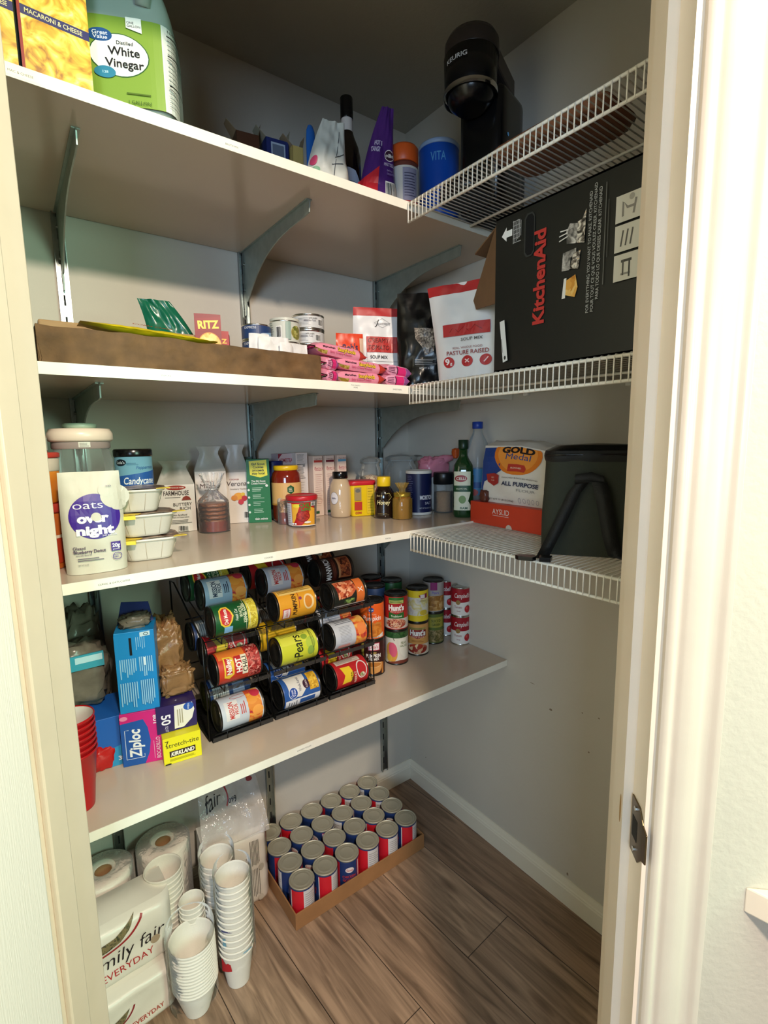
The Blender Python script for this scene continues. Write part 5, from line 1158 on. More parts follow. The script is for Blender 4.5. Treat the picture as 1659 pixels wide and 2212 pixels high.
# red cups nested
x, y = -1.173, -.400
cup_m = mat('red_cup', '#b3161c', .3)
c0 = None
for k in range(7):
    lb = 'red plastic cup, %s of the nested stack by the left jamb' % ('bottom', 'second from bottom', 'third from bottom', 'middle', 'third from top', 'second from top', 'top')[k]
    zz = z+.0115*k
    if c0 is None:
        c0 = thing('red_cup', lb, 'cup', (x, y, zz), 0, 'nested red plastic cups')
        G().lathe([(.0280, .0), (.0285, .002), (.0330, .05), (.0335, .052), (.0395, .112), (.0415, .114), (.0425, .117), (.0415, .120), (.0400, .118)], cup_m, 40, capt=False).build('cup', c0)
        G().lathe([(.0399, .118), (.0385, .112), (.0326, .052), (.0281, .004), (.0005, .003)], mat('cup_inside', '#d9cfc8', .4), 40, capb=False, capt=False).build('lining', c0)
    else: dup(c0, (x, y, zz), .3*k, lb)
# back-left bags and boxes
carton('blue_bag_box', 'blue zip bag box with light blue corner and number 38, left of the pink one', 'box', .075, .12, .115, mat('zip_blue', '#1f5fb4', .35), (-1.098, -.245, z+.0), -.10,
       {'front': A().poly([(0, 0), (75, 0), (75, 50), (0, 30)], '#2b8fc4').text('C', 8, 86, 20, '#eef2f5', bold=.04).text('38', 62, 16, 10, '#e8eef2', 14, bold=.03)})
t = thing('clear_bag_bundle', 'grey clear plastic bag bundle with teal zip edge, on the blue box at far left', 'bag', (-1.155, -.20, z+.120), 0)
g = G(); lump(g, (.02, 0, .07), (.11, .10, .14), mat('grey_plastic_bag', '#6d665a', .25, bump=.8, bscale=35, var=.3, vscale=25), 3, .25, 4); g.build('bag', t)
G().box((-.03, -.052, .095), (.065, -.048, .128), mat('teal_film', '#3d9fb4', .15)).box((.01, -.053, .110), (.062, -.0525, .124), mat('shine_film', '#b8e0e8', .1)).build('zip_edge', t)
t = thing('clear_bag_bundle', 'tall crumpled clear grey bag behind the standing blue box', 'bag', (-1.115, -.09, z), 0)
g = G(); lump(g, (0, 0, .15), (.09, .12, .31), mat('grey_plastic_bag', '#6d665a'), 7, .22, 4); g.build('bag', t)
t = thing('red_snack_packet', 'glossy red packet lying in front of the blue box, beside the red cups', 'packet', (onz(226, 1665, z).x, onz(226, 1665, z).y+.02, z), .2)
g = G(); lump(g, (0, 0, .026), (.052, .045, .055), mat('red_foil', '#b81c1c', .22, bump=.5, bscale=40), 4, .2, 3); g.build('packet', t)
t = thing('clear_snack_packet', 'clear packet with brown contents between the red packet and pink box', 'packet', (-1.080, -.262, z), .2)
g = G(); lump(g, (0, 0, .035), (.03, .05, .07), mat('brown_snack', '#7a5434', .3, bump=.6, bscale=50, var=.3, vscale=60), 6, .25, 4); g.build('packet', t)
# pink and blue zip bag box with tall blue box standing on it
zx, zy, zr = -1.030, -.298, -.30
pa = A(14).rect(0, 0, 82, 120, '#d0267e').poly([(0, 0), (44, 0), (54, 24), (58, 52), (54, 84), (46, 104), (0, 100)], '#1e56a8').text('Ziploc', 26, 50, 23, '#f0f2f6', 66, bold=.03, rot=90, slant=.12)
pa.line([(8, 16), (8, 84), (16, 84)], 1.2, '#d0d8ea').line([(8, 16), (44, 16), (44, 24)], 1.2, '#d0d8ea').text('BOCADILLO', 72, 32, 8, '#f0dce8', 50, rot=90).text('108', 70, 100, 9, '#f0dce8', 20, bold=.02, rot=90).line([(64, 8), (64, 50)], 1, '#e8a8c8').ell(8, 112, 8, 5, '#e88ab0')
carton('pink_bag_box', 'pink and blue zip bag box with a black slot, under the tall blue box', 'box', .082, .078, .122, mat('zip_pink', '#c4287a', .35), (zx, zy, z), zr, {'front': pa, 'top': A().rect(6, 6, 62, 26, '#0d0d10').text('SNACK', 42, 44, 5, '#f0b0d0', 30)})
ta = A().rect(0, 0, 76, 216, '#1a86c8').rect(28, 158, 33, 206, '#10161c').lines(40, 170, 60, 206, 5, '#9ac8e4', 1.1, .3, True).poly([(50, 206), (70, 208), (70, 220), (50, 218)], '#c9dfe8').ring(62, 213, 5, 4, 1.4, '#3a5a6a')
ta.lines(6, 92, 40, 150, 8, '#8fc4e4', 2.2, .5, True, 1).lines(44, 96, 72, 152, 7, '#8fc4e4', 2.2, .3, True, 2).rect(54, 128, 58, 150, '#d8e8f2').lines(4, 14, 40, 86, 8, '#8fc4e4', 2.2, .4, True, 3).lines(44, 16, 72, 88, 7, '#8fc4e4', 2.2, .25, True, 4)
hb_ = hz(-1.03, -.29, 1350)-(z+.1228)
tb = carton('standing_blue_box', 'tall blue box standing upright on the pink one, its dark blue flap open', 'box', .078, .085, hb_, mat('bright_blue_card', '#1a86c8', .35), (zx+.002, zy+.006, z+.1228), zr+.03)
G().art(ta, lambda u, v, l: (-.039+u*.078/.078, -.0425-l, v*hb_/.222), None, .0003).build('printed_front', tb)
G().prism([(-.038, 0), (.036, 0), (.026, .045), (-.030, .05)], -.0008, .0008, ink('#1a2a6c', .5), lambda a_, b_, c_: (a_, .020+b_*.5+c_, hb_+b_*.85)).build('flap', tb)
g = G(); lump(g, (0, 0, hb_+.012), (.06, .05, .03), mat('grey_plastic_bag', '#6d665a'), 5, .35, 5); g.build('inner_bag', tb)
# brown bread bag, purple and yellow boxes
pa = A().rect(0, 0, 84, 62, '#2c1f58').text('50', 20, 30, 19, '#efeaf4', 24, bold=.02, rot=-90).text('SQ FT', 20, 8, 6, '#cfc6e2', 14, rot=-90).poly([(36, 4), (56, 4), (74, 20), (80, 40), (76, 58), (38, 58)], '#e6e0d2').ell(68, 50, 11, 9, '#2a56a8').text('Value', 68, 50, 4.5, '#e0e6f0', rot=-90).lines(42, 8, 56, 48, 3, '#a39a7c', 2, .2, True)
px_, py_, pr_ = -.952, -.300, -.32
pt = onz(392, 1646, z)
ya = A().rect(0, 0, 78, 62, '#e8dc22').text('7', 8, 50, 12, '#3a3410').text('stretch-tite', 40, 44, 11, '#2a2610', 68, bold=.0).poly([(12, 16), (66, 16), (66, 30), (12, 30)], '#2c1410').text('KIRKLAND', 39, 23, 9, '#f0ead8', 48, bold=.04, slant=.15).lines(12, 6, 66, 12, 3, '#a89c1a', 1, .1).rect(2, 0, 14, 3, '#1c1a10')
yb = carton('yellow_wrap_box', 'yellow plastic wrap box with black lettering, end facing out, under the purple box', 'box', .079, .24, .0615, mat('yellow_card', '#e8dc22', .35), (pt.x+.020, pt.y+.122, z), -.12, {'front': ya})
carton('purple_foil_box', 'purple foil box reading 50 square feet, lying on the yellow wrap box', 'box', .084, .20, .062, mat('purple_card', '#2c1f58', .35), (pt.x+.016, pt.y+.128, z+.0622), -.12, {'front': pa, 'top': A().ell(30, 40, 5, 5, '#8c7f5c').ell(56, 52, 6, 6, '#8c7f5c').text('+', 44, 16, 8, '#e0dcf0', rot=-90)})
t = thing('bread_bag', 'brown bread in a shiny plastic bag, leaning on the can rack', 'bread', (pt.x+.010, pt.y+.150, z+.1250), -.1)
g = G(); lump(g, (.006, .004, .078), (.076, .11, .158), mat('bread_in_film', '#8f6a45', .3, bump=1, bscale=45, var=.28, vscale=22), 12, .26, 4.5, .6, 60, 40); g.build('loaf', t)
g = G(); lump(g, (.018, -.058, .030), (.07, .055, .06), mat('bread_in_film', '#8f6a45'), 17, .3, 4.5, .4, 50, 30); g.build('bag_end', t)

# ------------------------------------------------------------------ can rack and its cans
RX = (-.820, -.660, -.502); r_ = .0385; Lc = .113
rack = thing('can_rack', 'black wire can rack with clear guards, three columns wide, on the lowest shelf', 'rack', (-.654, -.318, z), 0)
M_rk = mat('dark_rack_wire', '#1d1c1b', .3, .6)
xs = [-.246+i*.1590 for i in range(4)]
tiers = [.0098, .127, .245]
for i, xx in enumerate(xs):
    g = G(); 
    G().tube([(xx, -.03, .003), (xx, .24, .003), (xx, .24, .335), (xx, .20, .338), (xx, -.018, .250), (xx, -.03, .003)], .0022, M_rk, 6).build('side_frame', rack)
for k, h0 in enumerate(tiers):
    for c in range(3):
        g = G(); xa = xs[c]+.008; xb = xs[c+1]-.008
        for xx in (xa+.03, xb-.03): g.tube([(xx, -.0425, h0+.012), (xx, -.0415, h0-.0065), (xx, .022, h0-.0065), (xx, .235, h0-.0065+.045)], .0016, M_rk, 6)
        g.tube([(xa, -.0435, h0+.012), (xb, -.0435, h0+.012)], .0016, M_rk, 6).tube([(xa-.006, .12, h0+.014), (xb+.006, .12, h0+.014)], .0016, M_rk, 6)
        g.tube([(xa-.006, -.004, h0-.0085), (xb+.006, -.004, h0-.0085)], .0014, M_rk, 6)
        g.build('tier_wires', rack)
        g = G(); g.prism([(-.040, h0-.008), (-.043, h0+.003), (-.041, h0+.004), (-.038, h0-.006)], xa-.004, xb+.004, film('rack_guard_film', '#2e2e2e', .3, .12, .2), lambda a_, b_, c_: (c_, a_, b_)); g.build('front_guard', rack)
for i in range(3):
    G().box((xs[i]+.003, -.040, .001), (xs[i+1]-.003, .19, .0022), film('rack_guard_film')).build('clear_base', rack)

def cart_mission(bg, txt, peach):
    a = A().rect(-117, 5, 117, 105, bg).rect(-20, 66, 26, 98, '#e0ddd8')
    a.text('MISSION', 3, 84, 12, txt, 40, bold=.03).text('PRIDE', 3, 72, 9, txt, 24, bold=.02).lines(-12, 48, 18, 62, 3, txt, 2.2, .3).rect(-50, 8, 50, 42, peach)
    a.ell(0, 26, 15, 17, '#e38a32').ell(-14, 20, 12, 14, '#f0a24a').ell(14, 30, 12, 13, '#e9983c').ell(30, 18, 12, 12, '#c9364a')
    a.ring(34, 60, 6, 20, 1, txt, 12); return a
P_peach = photo('peaches', ['#b22a3a', '#e2632e', '#f0a040', '#f6c268'], 45, .42, 'n')
arts = {}
arts['mission_blue'] = (cart_mission('#9fb6c6', '#23324c', P_peach), '#9fb6c6')
arts['mission_white'] = (cart_mission('#c6cdd4', '#c23a34', P_peach), '#c6cdd4')
a = A().rect(-117, 5, 117, 105, '#17532a').poly([(-24, 88), (-16, 96), (0, 98), (18, 96), (26, 88), (26, 76), (12, 68), (0, 64), (-12, 68), (-24, 76)], '#e9c23c').poly([(-20, 86), (-14, 93), (0, 95), (16, 93), (22, 86), (22, 78), (10, 71), (0, 68), (-10, 71), (-20, 78)], '#c4262c').text('Del Monte', 1, 83, 9, '#f4efe2', 36, bold=.02)
a.text('Fresh Cut', 0, 57, 7, '#e6ecdc', 28, slant=.2, bold=.01).text('WHOLE', 6, 46, 8, '#dfe6c0', 28, bold=.01).text('KERNEL CORN', 2, 37, 9, '#dfe6c0', 48, bold=.02).rect(-42, 68, -24, 88, '#7fb4dc').rect(-50, 6, 46, 30, photo('corn', ['#b8a02a', '#d8c43c', '#eadf6a'], 180)).ring(0, 30, 48, 6, 1, '#dfe6c0')
arts['green_corn'] = (a, '#17532a')
a = A().rect(-117, 5, 117, 105, '#e8e34a').rect(-117, 5, 117, 105, '#d2d83a').rect(6, 6, 60, 104, '#dfe24e').text('MOUNTAIN TRAIL', -24, 62, 6, '#4a5a2a', 60, rot=0).text('Pears', -2, 62, 26, '#20261c', 62, bold=.01, slant=.15).ell(20, 38, 8, 9, '#8fae3c').ell(0, 24, 16, 14, '#b9cf4a').ell(-20, 26, 12, 10, '#8fb048').rect(-40, 18, 44, 19, '#586a2c').ring(10, 18, 26, 4, 1.2, '#3a4a22').lines(30, 30, 50, 100, 5, '#6a6a3a', 1, .3, True)
arts['yellow_pears'] = (a, '#d2d83a')
a = A().rect(-117, 5, 117, 105, '#e6a32c').rect(20, 6, 60, 104, '#ecc05a').lines(26, 10, 52, 100, 5, '#4a3414', 1.6, .2, True).rect(-46, 78, -16, 100, '#c42a3a').rect(-44, 80, -18, 98, '#e8dcd8').text("Libby's", -31, 89, 8, '#c42a3a', 22, bold=.01).text('PUMPKIN', -10, 66, 12, '#3a2410', 56, bold=.02, slant=.05).ell(4, 48, 4, 4, '#8c3a5a').ell(-8, 26, 20, 15, '#f0d49a').ell(-8, 27, 15, 10, '#d98a2c').line([(-20, 54), (20, 52)], 1.4, '#b83a2a').rect(20, 8, 26, 100, '#f0cf7a')
arts['orange_pumpkin'] = (a, '#e6a32c')
a = A().rect(-117, 5, 117, 105, '#24130e').text('MANWICH', 0, 84, 17, '#eeeae4', 70, bold=.02).rect(-40, 58, 40, 72, '#4a1c12').lines(-30, 60, 30, 70, 2, '#8a4a34', 1.4).poly([(-34, 10), (36, 10), (34, 50), (-32, 52)], '#b0623a').poly([(-30, 14), (30, 14), (28, 44), (-26, 44)], photo('sloppy_beef', ['#3a150c', '#6e2c18', '#a04a28', '#c4703a'], 160)).rect(-32, 46, 34, 52, '#c48a5a')
arts['black_beef'] = (a, '#24130e')
a = A().rect(-117, 5, 117, 105, '#22251f').rect(-46, 5, -30, 105, '#d8d8de').poly([(-10, 94), (44, 100), (44, 40), (10, 36), (-6, 54)], photo('beans', ['#8c2e1c', '#c85a34', '#e08a5c', '#efb48a'], 130)).rect(-30, 10, 46, 36, '#df7434').text('X', 8, 23, 15, '#efe0d2').poly([(-28, 44), (-12, 44), (-12, 76), (-28, 78)], photo('herbs', ['#22251f', '#3c5a2c', '#8fae5a'], 140))
arts['black_orange'] = (a, '#22251f')
a = A().rect(-117, 5, 117, 105, '#c83a22').rect(16, 40, 60, 104, '#e07a30').poly([(-28, 96), (22, 94), (20, 76), (14, 70), (-24, 72), (-34, 84)], '#e8c23c').poly([(-24, 92), (18, 91), (16, 78), (-22, 76)], '#c4222c').text('Nalley', -3, 84, 12, '#f2ece0', 38, bold=.03).rect(-28, 52, 18, 68, '#b8222a').text('HOT', -5, 60, 13, '#f4efe4', 34, bold=.04).rect(-30, 38, 18, 52, '#eadfc4').text('CHILI', -6, 45, 11, '#2c2420', 36, bold=.02).rect(-46, 6, 50, 36, photo('chili_beans', ['#6a1414', '#a22a2a', '#c85048', '#e2a090'], 170))
arts['red_chili'] = (a, '#c83a22')
a = A().rect(-117, 5, 117, 105, '#cdd0d4').rect(-50, 52, -8, 104, '#ccd0d8').lines(-28, 54, 18, 92, 12, '#8a8c94', .9, .08, True).lines(24, 20, 50, 96, 4, '#55565e', 1.4, .3, True).rect(-50, 6, 50, 42, P_peach).ell(0, 22, 16, 14, '#ee8a4a').rect(-44, 60, -34, 98, '#d89a94')
arts['white_peach'] = (a, '#cdd0d4')
a = A().rect(-117, 5, 117, 105, '#2c5aa0').poly([(-14, 92), (44, 96), (44, 40), (-2, 44), (-20, 60)], '#e2ded6').text('Whole Kernel', 14, 62, 8, '#4a4c66', 40).ell(-6, 82, 15, 13, '#eef0f4').ell(-6, 82, 13.5, 11.5, '#1e4a9c').text('Great', -6, 86, 6.5, '#eef', 18).text('Value', -6, 79, 6.5, '#eef', 18).ell(8, 42, 12, 10, '#3c1c34').text('CORN', 8, 42, 5, '#e8dce0').rect(-10, 8, 40, 34, photo('yellow_corn', ['#b07c1a', '#e0ac2a', '#f2cc54'], 190)).rect(-50, 5, -22, 105, '#e4e6ea').rect(-42, 20, -26, 64, '#2c5aa0').lines(-46, 70, -26, 98, 4, '#2a2c3a', 2)
arts['blue_corn'] = (a, '#2c5aa0')
a = A().rect(-117, 5, 117, 105, '#b82226').poly([(-30, 92), (-6, 82), (18, 92), (16, 62), (-6, 54), (-28, 62)], '#e8c62c').text('TOMATO', -20, 58, 10, '#2c2a10', 36, bold=.02).text('PRODUCT', -20, 48, 7, '#efe6d0', 34).ell(-2, 26, 26, 17, '#e0d8d0').ell(-2, 26, 22, 14, '#b8242a').ell(-16, 26, 6, 8, photo('green_herb', ['#4a5a24', '#a8b078', '#e0dcc4'], 120)).rect(26, 20, 46, 98, '#d4c4b4').lines(29, 24, 44, 94, 5, '#6a5a54', 1, .3, True)
arts['red_tomato'] = (a, '#b82226')
a = A().rect(-117, 5, 117, 105, '#e0b21e'); arts['yellow_plain'] = (a, '#e0b21e')
a = A().rect(-117, 5, 117, 105, '#24406e').rect(-40, 60, 40, 100, '#c2c6c0').lines(-30, 64, 30, 96, 6, '#55584e', 1.2).rect(-40, 20, 40, 50, '#8aa0ba'); arts['navy_white'] = (a, '#24406e')
def rackcan(key, xc, yc, zc, label, roll=24, rz=0, r=r_, L=Lc, group='cans lying in the rack'):
    a, pc = arts[key]; M = Matrix.Rotation(rz, 3, 'Z') @ LY(roll)
    b = M @ Vector((0, 0, L/2)); o = Vector((xc, yc, zc))-b
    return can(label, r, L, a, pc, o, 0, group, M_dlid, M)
tz = [z+h0+r_-.003 for h0 in tiers]
rk = [('mission_white', 0, -.322, tz[0], 'white peach slices can with red lettering, bottom front of the left rack column'),
 ('red_chili', 0, -.319, tz[1]-.001, 'red hot chili can, second tier of the left rack column'),
 ('green_corn', 0, -.317, tz[2], 'green whole kernel corn can, third tier of the left rack column'),
 ('mission_blue', 0, -.251, tz[2]+.050, 'pale blue sliced peaches can with navy lettering, top of the left rack column'),
 ('blue_corn', 1, -.322, tz[0], 'blue and white corn can, bottom front of the middle rack column'),
 ('yellow_pears', 1, -.319, tz[1], 'lime yellow pears can with black script, second tier of the middle rack column'),
 ('orange_pumpkin', 1, -.317, tz[2]+.002, 'golden yellow pumpkin can, third tier of the middle rack column'),
 ('mission_white', 1, -.251, tz[2]+.052, 'white peach slices can with red lettering, top of the middle rack column'),
 ('red_tomato', 2, -.322, tz[0], 'red tomato can with yellow shield, bottom front of the right rack column'),
 ('white_peach', 2, -.319, tz[1], 'white can with grey print block and peaches, second tier of the right rack column'),
 ('black_orange', 2, -.319, tz[2]-.002, 'black can with broad orange band, third tier of the right rack column'),
 ('black_beef', 2, -.253, tz[2]+.050, 'near black can with white lettering and a beef bun, top of the right rack column')]
for key, c, yy, zz, lb in rk:
    rackcan(key, RX[c], yy, zz, lb, 10 if key == 'black_orange' else 26)
# second rank of cans
second = [('navy_white', 0, 0, 'bottom tier, left column'), ('red_tomato', 0, 1, 'second tier, left column'), ('blue_corn', 1, 0, 'bottom tier, middle column'), ('yellow_plain', 1, 1, 'second tier, middle column'), ('red_tomato', 2, 0, 'bottom tier, right column'), ('white_peach', 2, 1, 'second tier, right column')]
for key, c, k, lb in second:
    rackcan(key, RX[c]-.022*(key == 'yellow_plain'), -.238, tz[k]+.016, 'lying can of the second rank, %s of the rack' % lb, 40)
for c in range(3):
    rackcan(('green_corn', 'red_tomato', 'black_beef')[c], RX[c]-.012, -.172, tz[2]+.055, 'dark ended can lying behind the topmost front can of the %s rack column' % ('left', 'middle', 'right')[c], 40)
    rackcan(('navy_white', 'navy_white', 'red_tomato')[c], RX[c]-.006, -.158, tz[1]+.033, 'lying can deep in the second tier of the %s rack column' % ('left', 'middle', 'right')[c], 40)

# ------------------------------------------------------------------ standing cans
def stack(px, py, r, hts, arts_, labels, rz=0, lid=M_dlid, group=None):
    x, y = stand(px, py, z, r); zz = z
    for h_, (a, pc), lb in zip(hts, arts_, labels):
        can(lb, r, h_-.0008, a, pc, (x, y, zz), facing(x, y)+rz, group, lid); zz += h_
    return x, y
H_ = .1125
pieA = A().rect(-117, 5, 117, 107, '#3a1712').rect(-14, 80, 22, 104, '#c83a5a').rect(-12, 82, 20, 102, '#ecdcdc').text("Libby's", 4, 92, 10, '#c42a4a', 26, bold=.01).text('PUMPKIN', 2, 64, 11, '#f0ebe2', 46, bold=.04).text('PIE MIX', 4, 53, 8, '#f0ebe2', 32, bold=.03).ell(4, 73, 8, 3, '#a8904c').poly([(-26, 40), (30, 42), (32, 30), (22, 12), (0, 6), (-20, 14)], '#d99a54').ell(2, 36, 28, 9, '#e8b87c').ell(2, 36, 24, 7, '#c07a34').rect(-40, 5, -28, 107, '#c9b24c').rect(28, 5, 36, 40, '#c07a34')
pumA = A().rect(-117, 5, 117, 107, '#e8601c').ell(-2, 94, 8, 7, '#1e4aa4').text('Kroger', -2, 94, 4, '#fff', 14).text('100% PURE', 0, 80, 4.5, '#f4b088', 26).text('Pumpkin', 0, 69, 15, '#f6efe6', 56, bold=.01, slant=.1).poly([(-40, 62), (-24, 50), (-24, 8), (-50, 8)], '#dcd2cc').poly([(-22, 50), (30, 54), (32, 20), (10, 8), (-22, 20)], photo('pumpkin_pie', ['#b8621c', '#cf7a26', '#dd8f3a'], 60, .42, 'n')).poly([(-22, 50), (-14, 56), (-8, 51), (0, 57), (8, 52), (16, 58), (24, 53), (30, 56), (30, 50)], '#c88238').poly([(-24, 8), (36, 8), (36, 22), (10, 10)], '#e4ded6').text('PUMPKIN PIE', 6, 10, 4, '#55504a')
xx, yy = stack(806, 1461, .037, (.112, .118), ((pieA, '#3a1712'), (pumA, '#e8601c')), ('dark brown pumpkin pie mix can standing right of the rack, under the orange can', 'orange pumpkin can standing on the dark brown pie mix can'))
pearA = A().rect(-117, 5, 117, 107, '#e4dccb').rect(-117, 88, 117, 107, photo('dark_leaves', ['#1c3a1c', '#2c5a2a', '#486a34'], 80, .42, 'n')).ell(-16, 42, 19, 32, '#e0a040', 32, 8).ell(-12, 50, 14, 24, '#e2607a', 32, 8).ell(-24, 22, 10, 12, '#e8b848').poly([(6, 84), (34, 88), (40, 30), (26, 22), (14, 36), (8, 60)], '#ece6d4').text('PEAR', 24, 72, 8, '#6a7a3a', 20, bold=.01).text('HALVES', 24, 62, 8, '#6a7a3a', 26, bold=.01).poly([(-30, 5), (50, 5), (50, 14), (10, 16), (-30, 8)], '#7a3a2c').line([(-10, 88), (-6, 80)], 2, '#4a3a20')
huntA = A().rect(-117, 5, 117, 107, '#c6261f').rect(-24, 40, 26, 107, '#2c6a2c').rect(-22, 88, 24, 98, '#b9c26a').lines(-20, 90, 22, 97, 2, '#3a5a1c', 1.6).poly([(-28, 88), (30, 88), (30, 62), (1, 54), (-28, 62)], '#a81c20').text("Hunt's", 1, 75, 17, '#f5f0e8', 50, bold=.05).text('PASTA SAUCE', 1, 62, 6, '#f0b8a4', 40, bold=.01).rect(-24, 42, 26, 54, '#2c6a2c').text('Traditional', 1, 48, 6.5, '#eef0da', 34).rect(-60, 8, 60, 40, '#dcd0c4').ell(0, 24, 34, 15, photo('spaghetti', ['#7a1c14', '#a8342a', '#e0b48a', '#c24a34'], 90, .42, 'n'))
for k in range(3): huntA.ring(-10+9*k, 18+2*k, 9, 5, 1.2, '#e6cfae', 16)
stack(857, 1437, .0375, (.112, .115), ((pearA, '#e4dccb'), (huntA, '#c6261f')), ('pear halves can with a pink pear, standing under the green topped sauce can', 'red and green pasta sauce can standing on the pear halves can'))
hunt2 = A().rect(-117, 5, 117, 107, '#d49a54').rect(-30, 86, 30, 96, '#b39a58').lines(-28, 88, 28, 95, 2, '#6a6a2a', 1.6).poly([(-30, 88), (30, 88), (30, 66), (1, 58), (-30, 66)], '#8c1c1c').text("Hunt's", 1, 78, 18, '#f5f0e8', 54, bold=.05).text('PASTA SAUCE', 1, 64, 6, '#f0b8a4', 42, bold=.01).lines(-20, 46, 22, 54, 2, '#a86a2c', 2).rect(-117, 6, 117, 40, '#e0d4c0').ell(0, 24, 36, 17, photo('garlic_sauce', ['#7c1c12', '#b83a24', '#e6d0a0', '#9c2a1a'], 80))
pine = A().rect(-117, 5, 117, 107, '#e8cc26').rect(-117, 24, 117, 84, photo('pineapple', ['#c9c2b4', '#dedad0', '#d8ca78', '#e6e0c4'], 30, .42, 'n')).poly([(4, 92), (36, 98), (36, 82), (12, 80)], '#8c1c3a').rect(10, 82, 26, 94, '#e8dcd8').lines(8, 70, 32, 76, 2, '#9a8a5c', 1.6).ell(22, 34, 14, 9, '#d6b83a')
stack(902, 1417, .037, (.112, .113), ((hunt2, '#d49a54'), (pine, '#e8cc26')), ('tan and red pasta sauce can standing under the yellow can', 'yellow and white can standing on the tan pasta sauce can'))
corn3 = A().rect(-117, 5, 117, 107, '#a8a09c').rect(-10, 80, 14, 107, '#8c2a6a').rect(-117, 8, 117, 60, photo('peanut_veg', ['#8a5a24', '#b88440', '#d4b078'], 60, .42, 'n')).text('Pears', 8, 72, 10, '#6a5ab0', 24)
bean = A().rect(-117, 5, 117, 107, '#5a6a2c').rect(-40, 60, 40, 96, '#a0983c').text('SLICED', 10, 84, 9, '#3a4a14', 34, bold=.02).text('GREEN', 10, 70, 9, '#3a4a14', 30, bold=.02).rect(-117, 8, 117, 50, photo('beans_green', ['#4a4a1c', '#7c6a3a', '#a89468'], 80, .42, 'n'))
stack(936, 1392, .037, (.112, .112), ((bean, '#5a6a2c'), (corn3, '#a8a09c')), ('olive green bean can half hidden behind the pasta sauce cans, at the bottom', 'pale can with a purple tab half hidden behind the yellow topped can'))
# further dark-topped stacks behind
k = 0
for px, py, lb in ((-.36, -.155, 'left of the others'), (-.275, -.15, 'in the middle'), (-.19, -.135, 'nearest the corner standard'), (-.315, -.070, 'rear left'), (-.225, -.058, 'rear right')):
    for j, nm in enumerate(('lower', 'upper')):
        a_, pc = (arts['red_tomato'], arts['navy_white'], arts['green_corn'], arts['blue_corn'], arts['red_chili'])[k]
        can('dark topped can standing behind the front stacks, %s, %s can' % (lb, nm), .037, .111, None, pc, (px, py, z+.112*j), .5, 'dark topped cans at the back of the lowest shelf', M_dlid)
    k += 1
camp = A().rect(-105, 4, 105, 50, '#e6e0da').rect(-105, 50, 105, 97, '#a01424').text("Campbell's", -2, 74, 16, '#f0e8e2', 56, bold=.01, slant=.15).ell(-16, 50, 8, 8, '#9a7a44').text('Tomato', -16, 34, 8, '#8c2430', 26, bold=.01).text('Soup', -14, 20, 4.5, '#9a5a5a').ell(18, 26, 12, 13, '#b8202a').ell(14, 30, 4, 5, '#d84a4a').poly([(14, 38), (22, 42), (20, 36)], '#3a5a24')
cs = None
x1, y1 = stand(994, 1394, z, .033); x2, y2 = stand(963, 1374, z, .033)
for (x, y, w_), rz in (((x1, y1, 'front'), .25), ((x2, y2, 'rear'), -.1)):
    for j in range(2):
        lb = 'red and white tomato soup can, %s can of the %s stack by the right wall' % (('lower', 'upper')[j], w_)
        if cs is None: cs = can(lb, .0328, .1005, camp, '#e6e0da', (x, y, z), facing(x, y)+rz, 'tomato soup cans by the right wall', M_steel, name='soup_can')
        else: dup(cs, (x, y, z+.1013*j), facing(x, y)+rz, lb)

# ================================================================== ON THE FLOOR
z = .0006
# case of cans
t = thing('cardboard_case_tray', 'shallow cardboard tray holding the cans on the floor', 'tray', (-.446, -.151, z), 0)
M_tr = mat('tray_cardboard', '#a5764a', .75, bump=.3, bscale=60, var=.1)
for nm, a_, b_ in (('front_side', (-.243, -.164, 0), (.243, -.160, .052)), ('back_side', (-.243, .150, 0), (.243, .146, .052)), ('end_side', (-.243, -.16, 0), (-.239, .146, .052)), ('end_side', (.239, -.16, 0), (.243, .146, .052)), ('tray_base', (-.243, -.164, 0), (.243, .150, .0015))):
    lo = tuple(min(a_[i], b_[i]) for i in range(3)); hi = tuple(max(a_[i], b_[i]) for i in range(3)); G().box(lo, hi, M_tr).build(nm, t, .0008)
fa = A().rect(-117, 4, 117, 100, '#20366a').rect(-117, 4, -78, 100, '#c4202e').rect(-20, 4, 20, 100, '#d4202e').rect(20, 4, 60, 100, '#d8d4d2').lines(24, 8, 56, 92, 12, '#6a6468', 1, .3).ell(-46, 78, 13, 9, '#e8dcd8').text('Soup', -46, 78, 8, '#c4202e', 20).text('CHICKEN', -48, 56, 9, '#c4383a', 40, bold=.02).text('NOODLE', -48, 44, 9, '#c4383a', 38, bold=.02).rect(-19, 4, -16, 100, '#e8dcd8')
first = None
rn = random.Random(3)
ords = ('first', 'second', 'third', 'fourth', 'fifth', 'sixth')
for i in range(6):
    for j in range(4):
        x = -.644+.0790*i; y = -.2715+.0757*j
        lb = 'steel topped can in the floor case, %s from the left in the %s row' % (ords[i], ('front', 'second', 'third', 'wall side')[j])
        rz = rn.random()*6.28
        if j == 0: rz = (-.9, -.55, .9, -1.15, -1.1, -.55)[i]
        if first is None: first = can(lb, .0375, .1085, fa, '#20366a', (x, y, z+.0022), rz, 'cans in the floor case', mat('brushed_tin_lid', '#c2bda9', .5, .55))
        else: dup(first, (x, y, z+.0022), rz, lb)
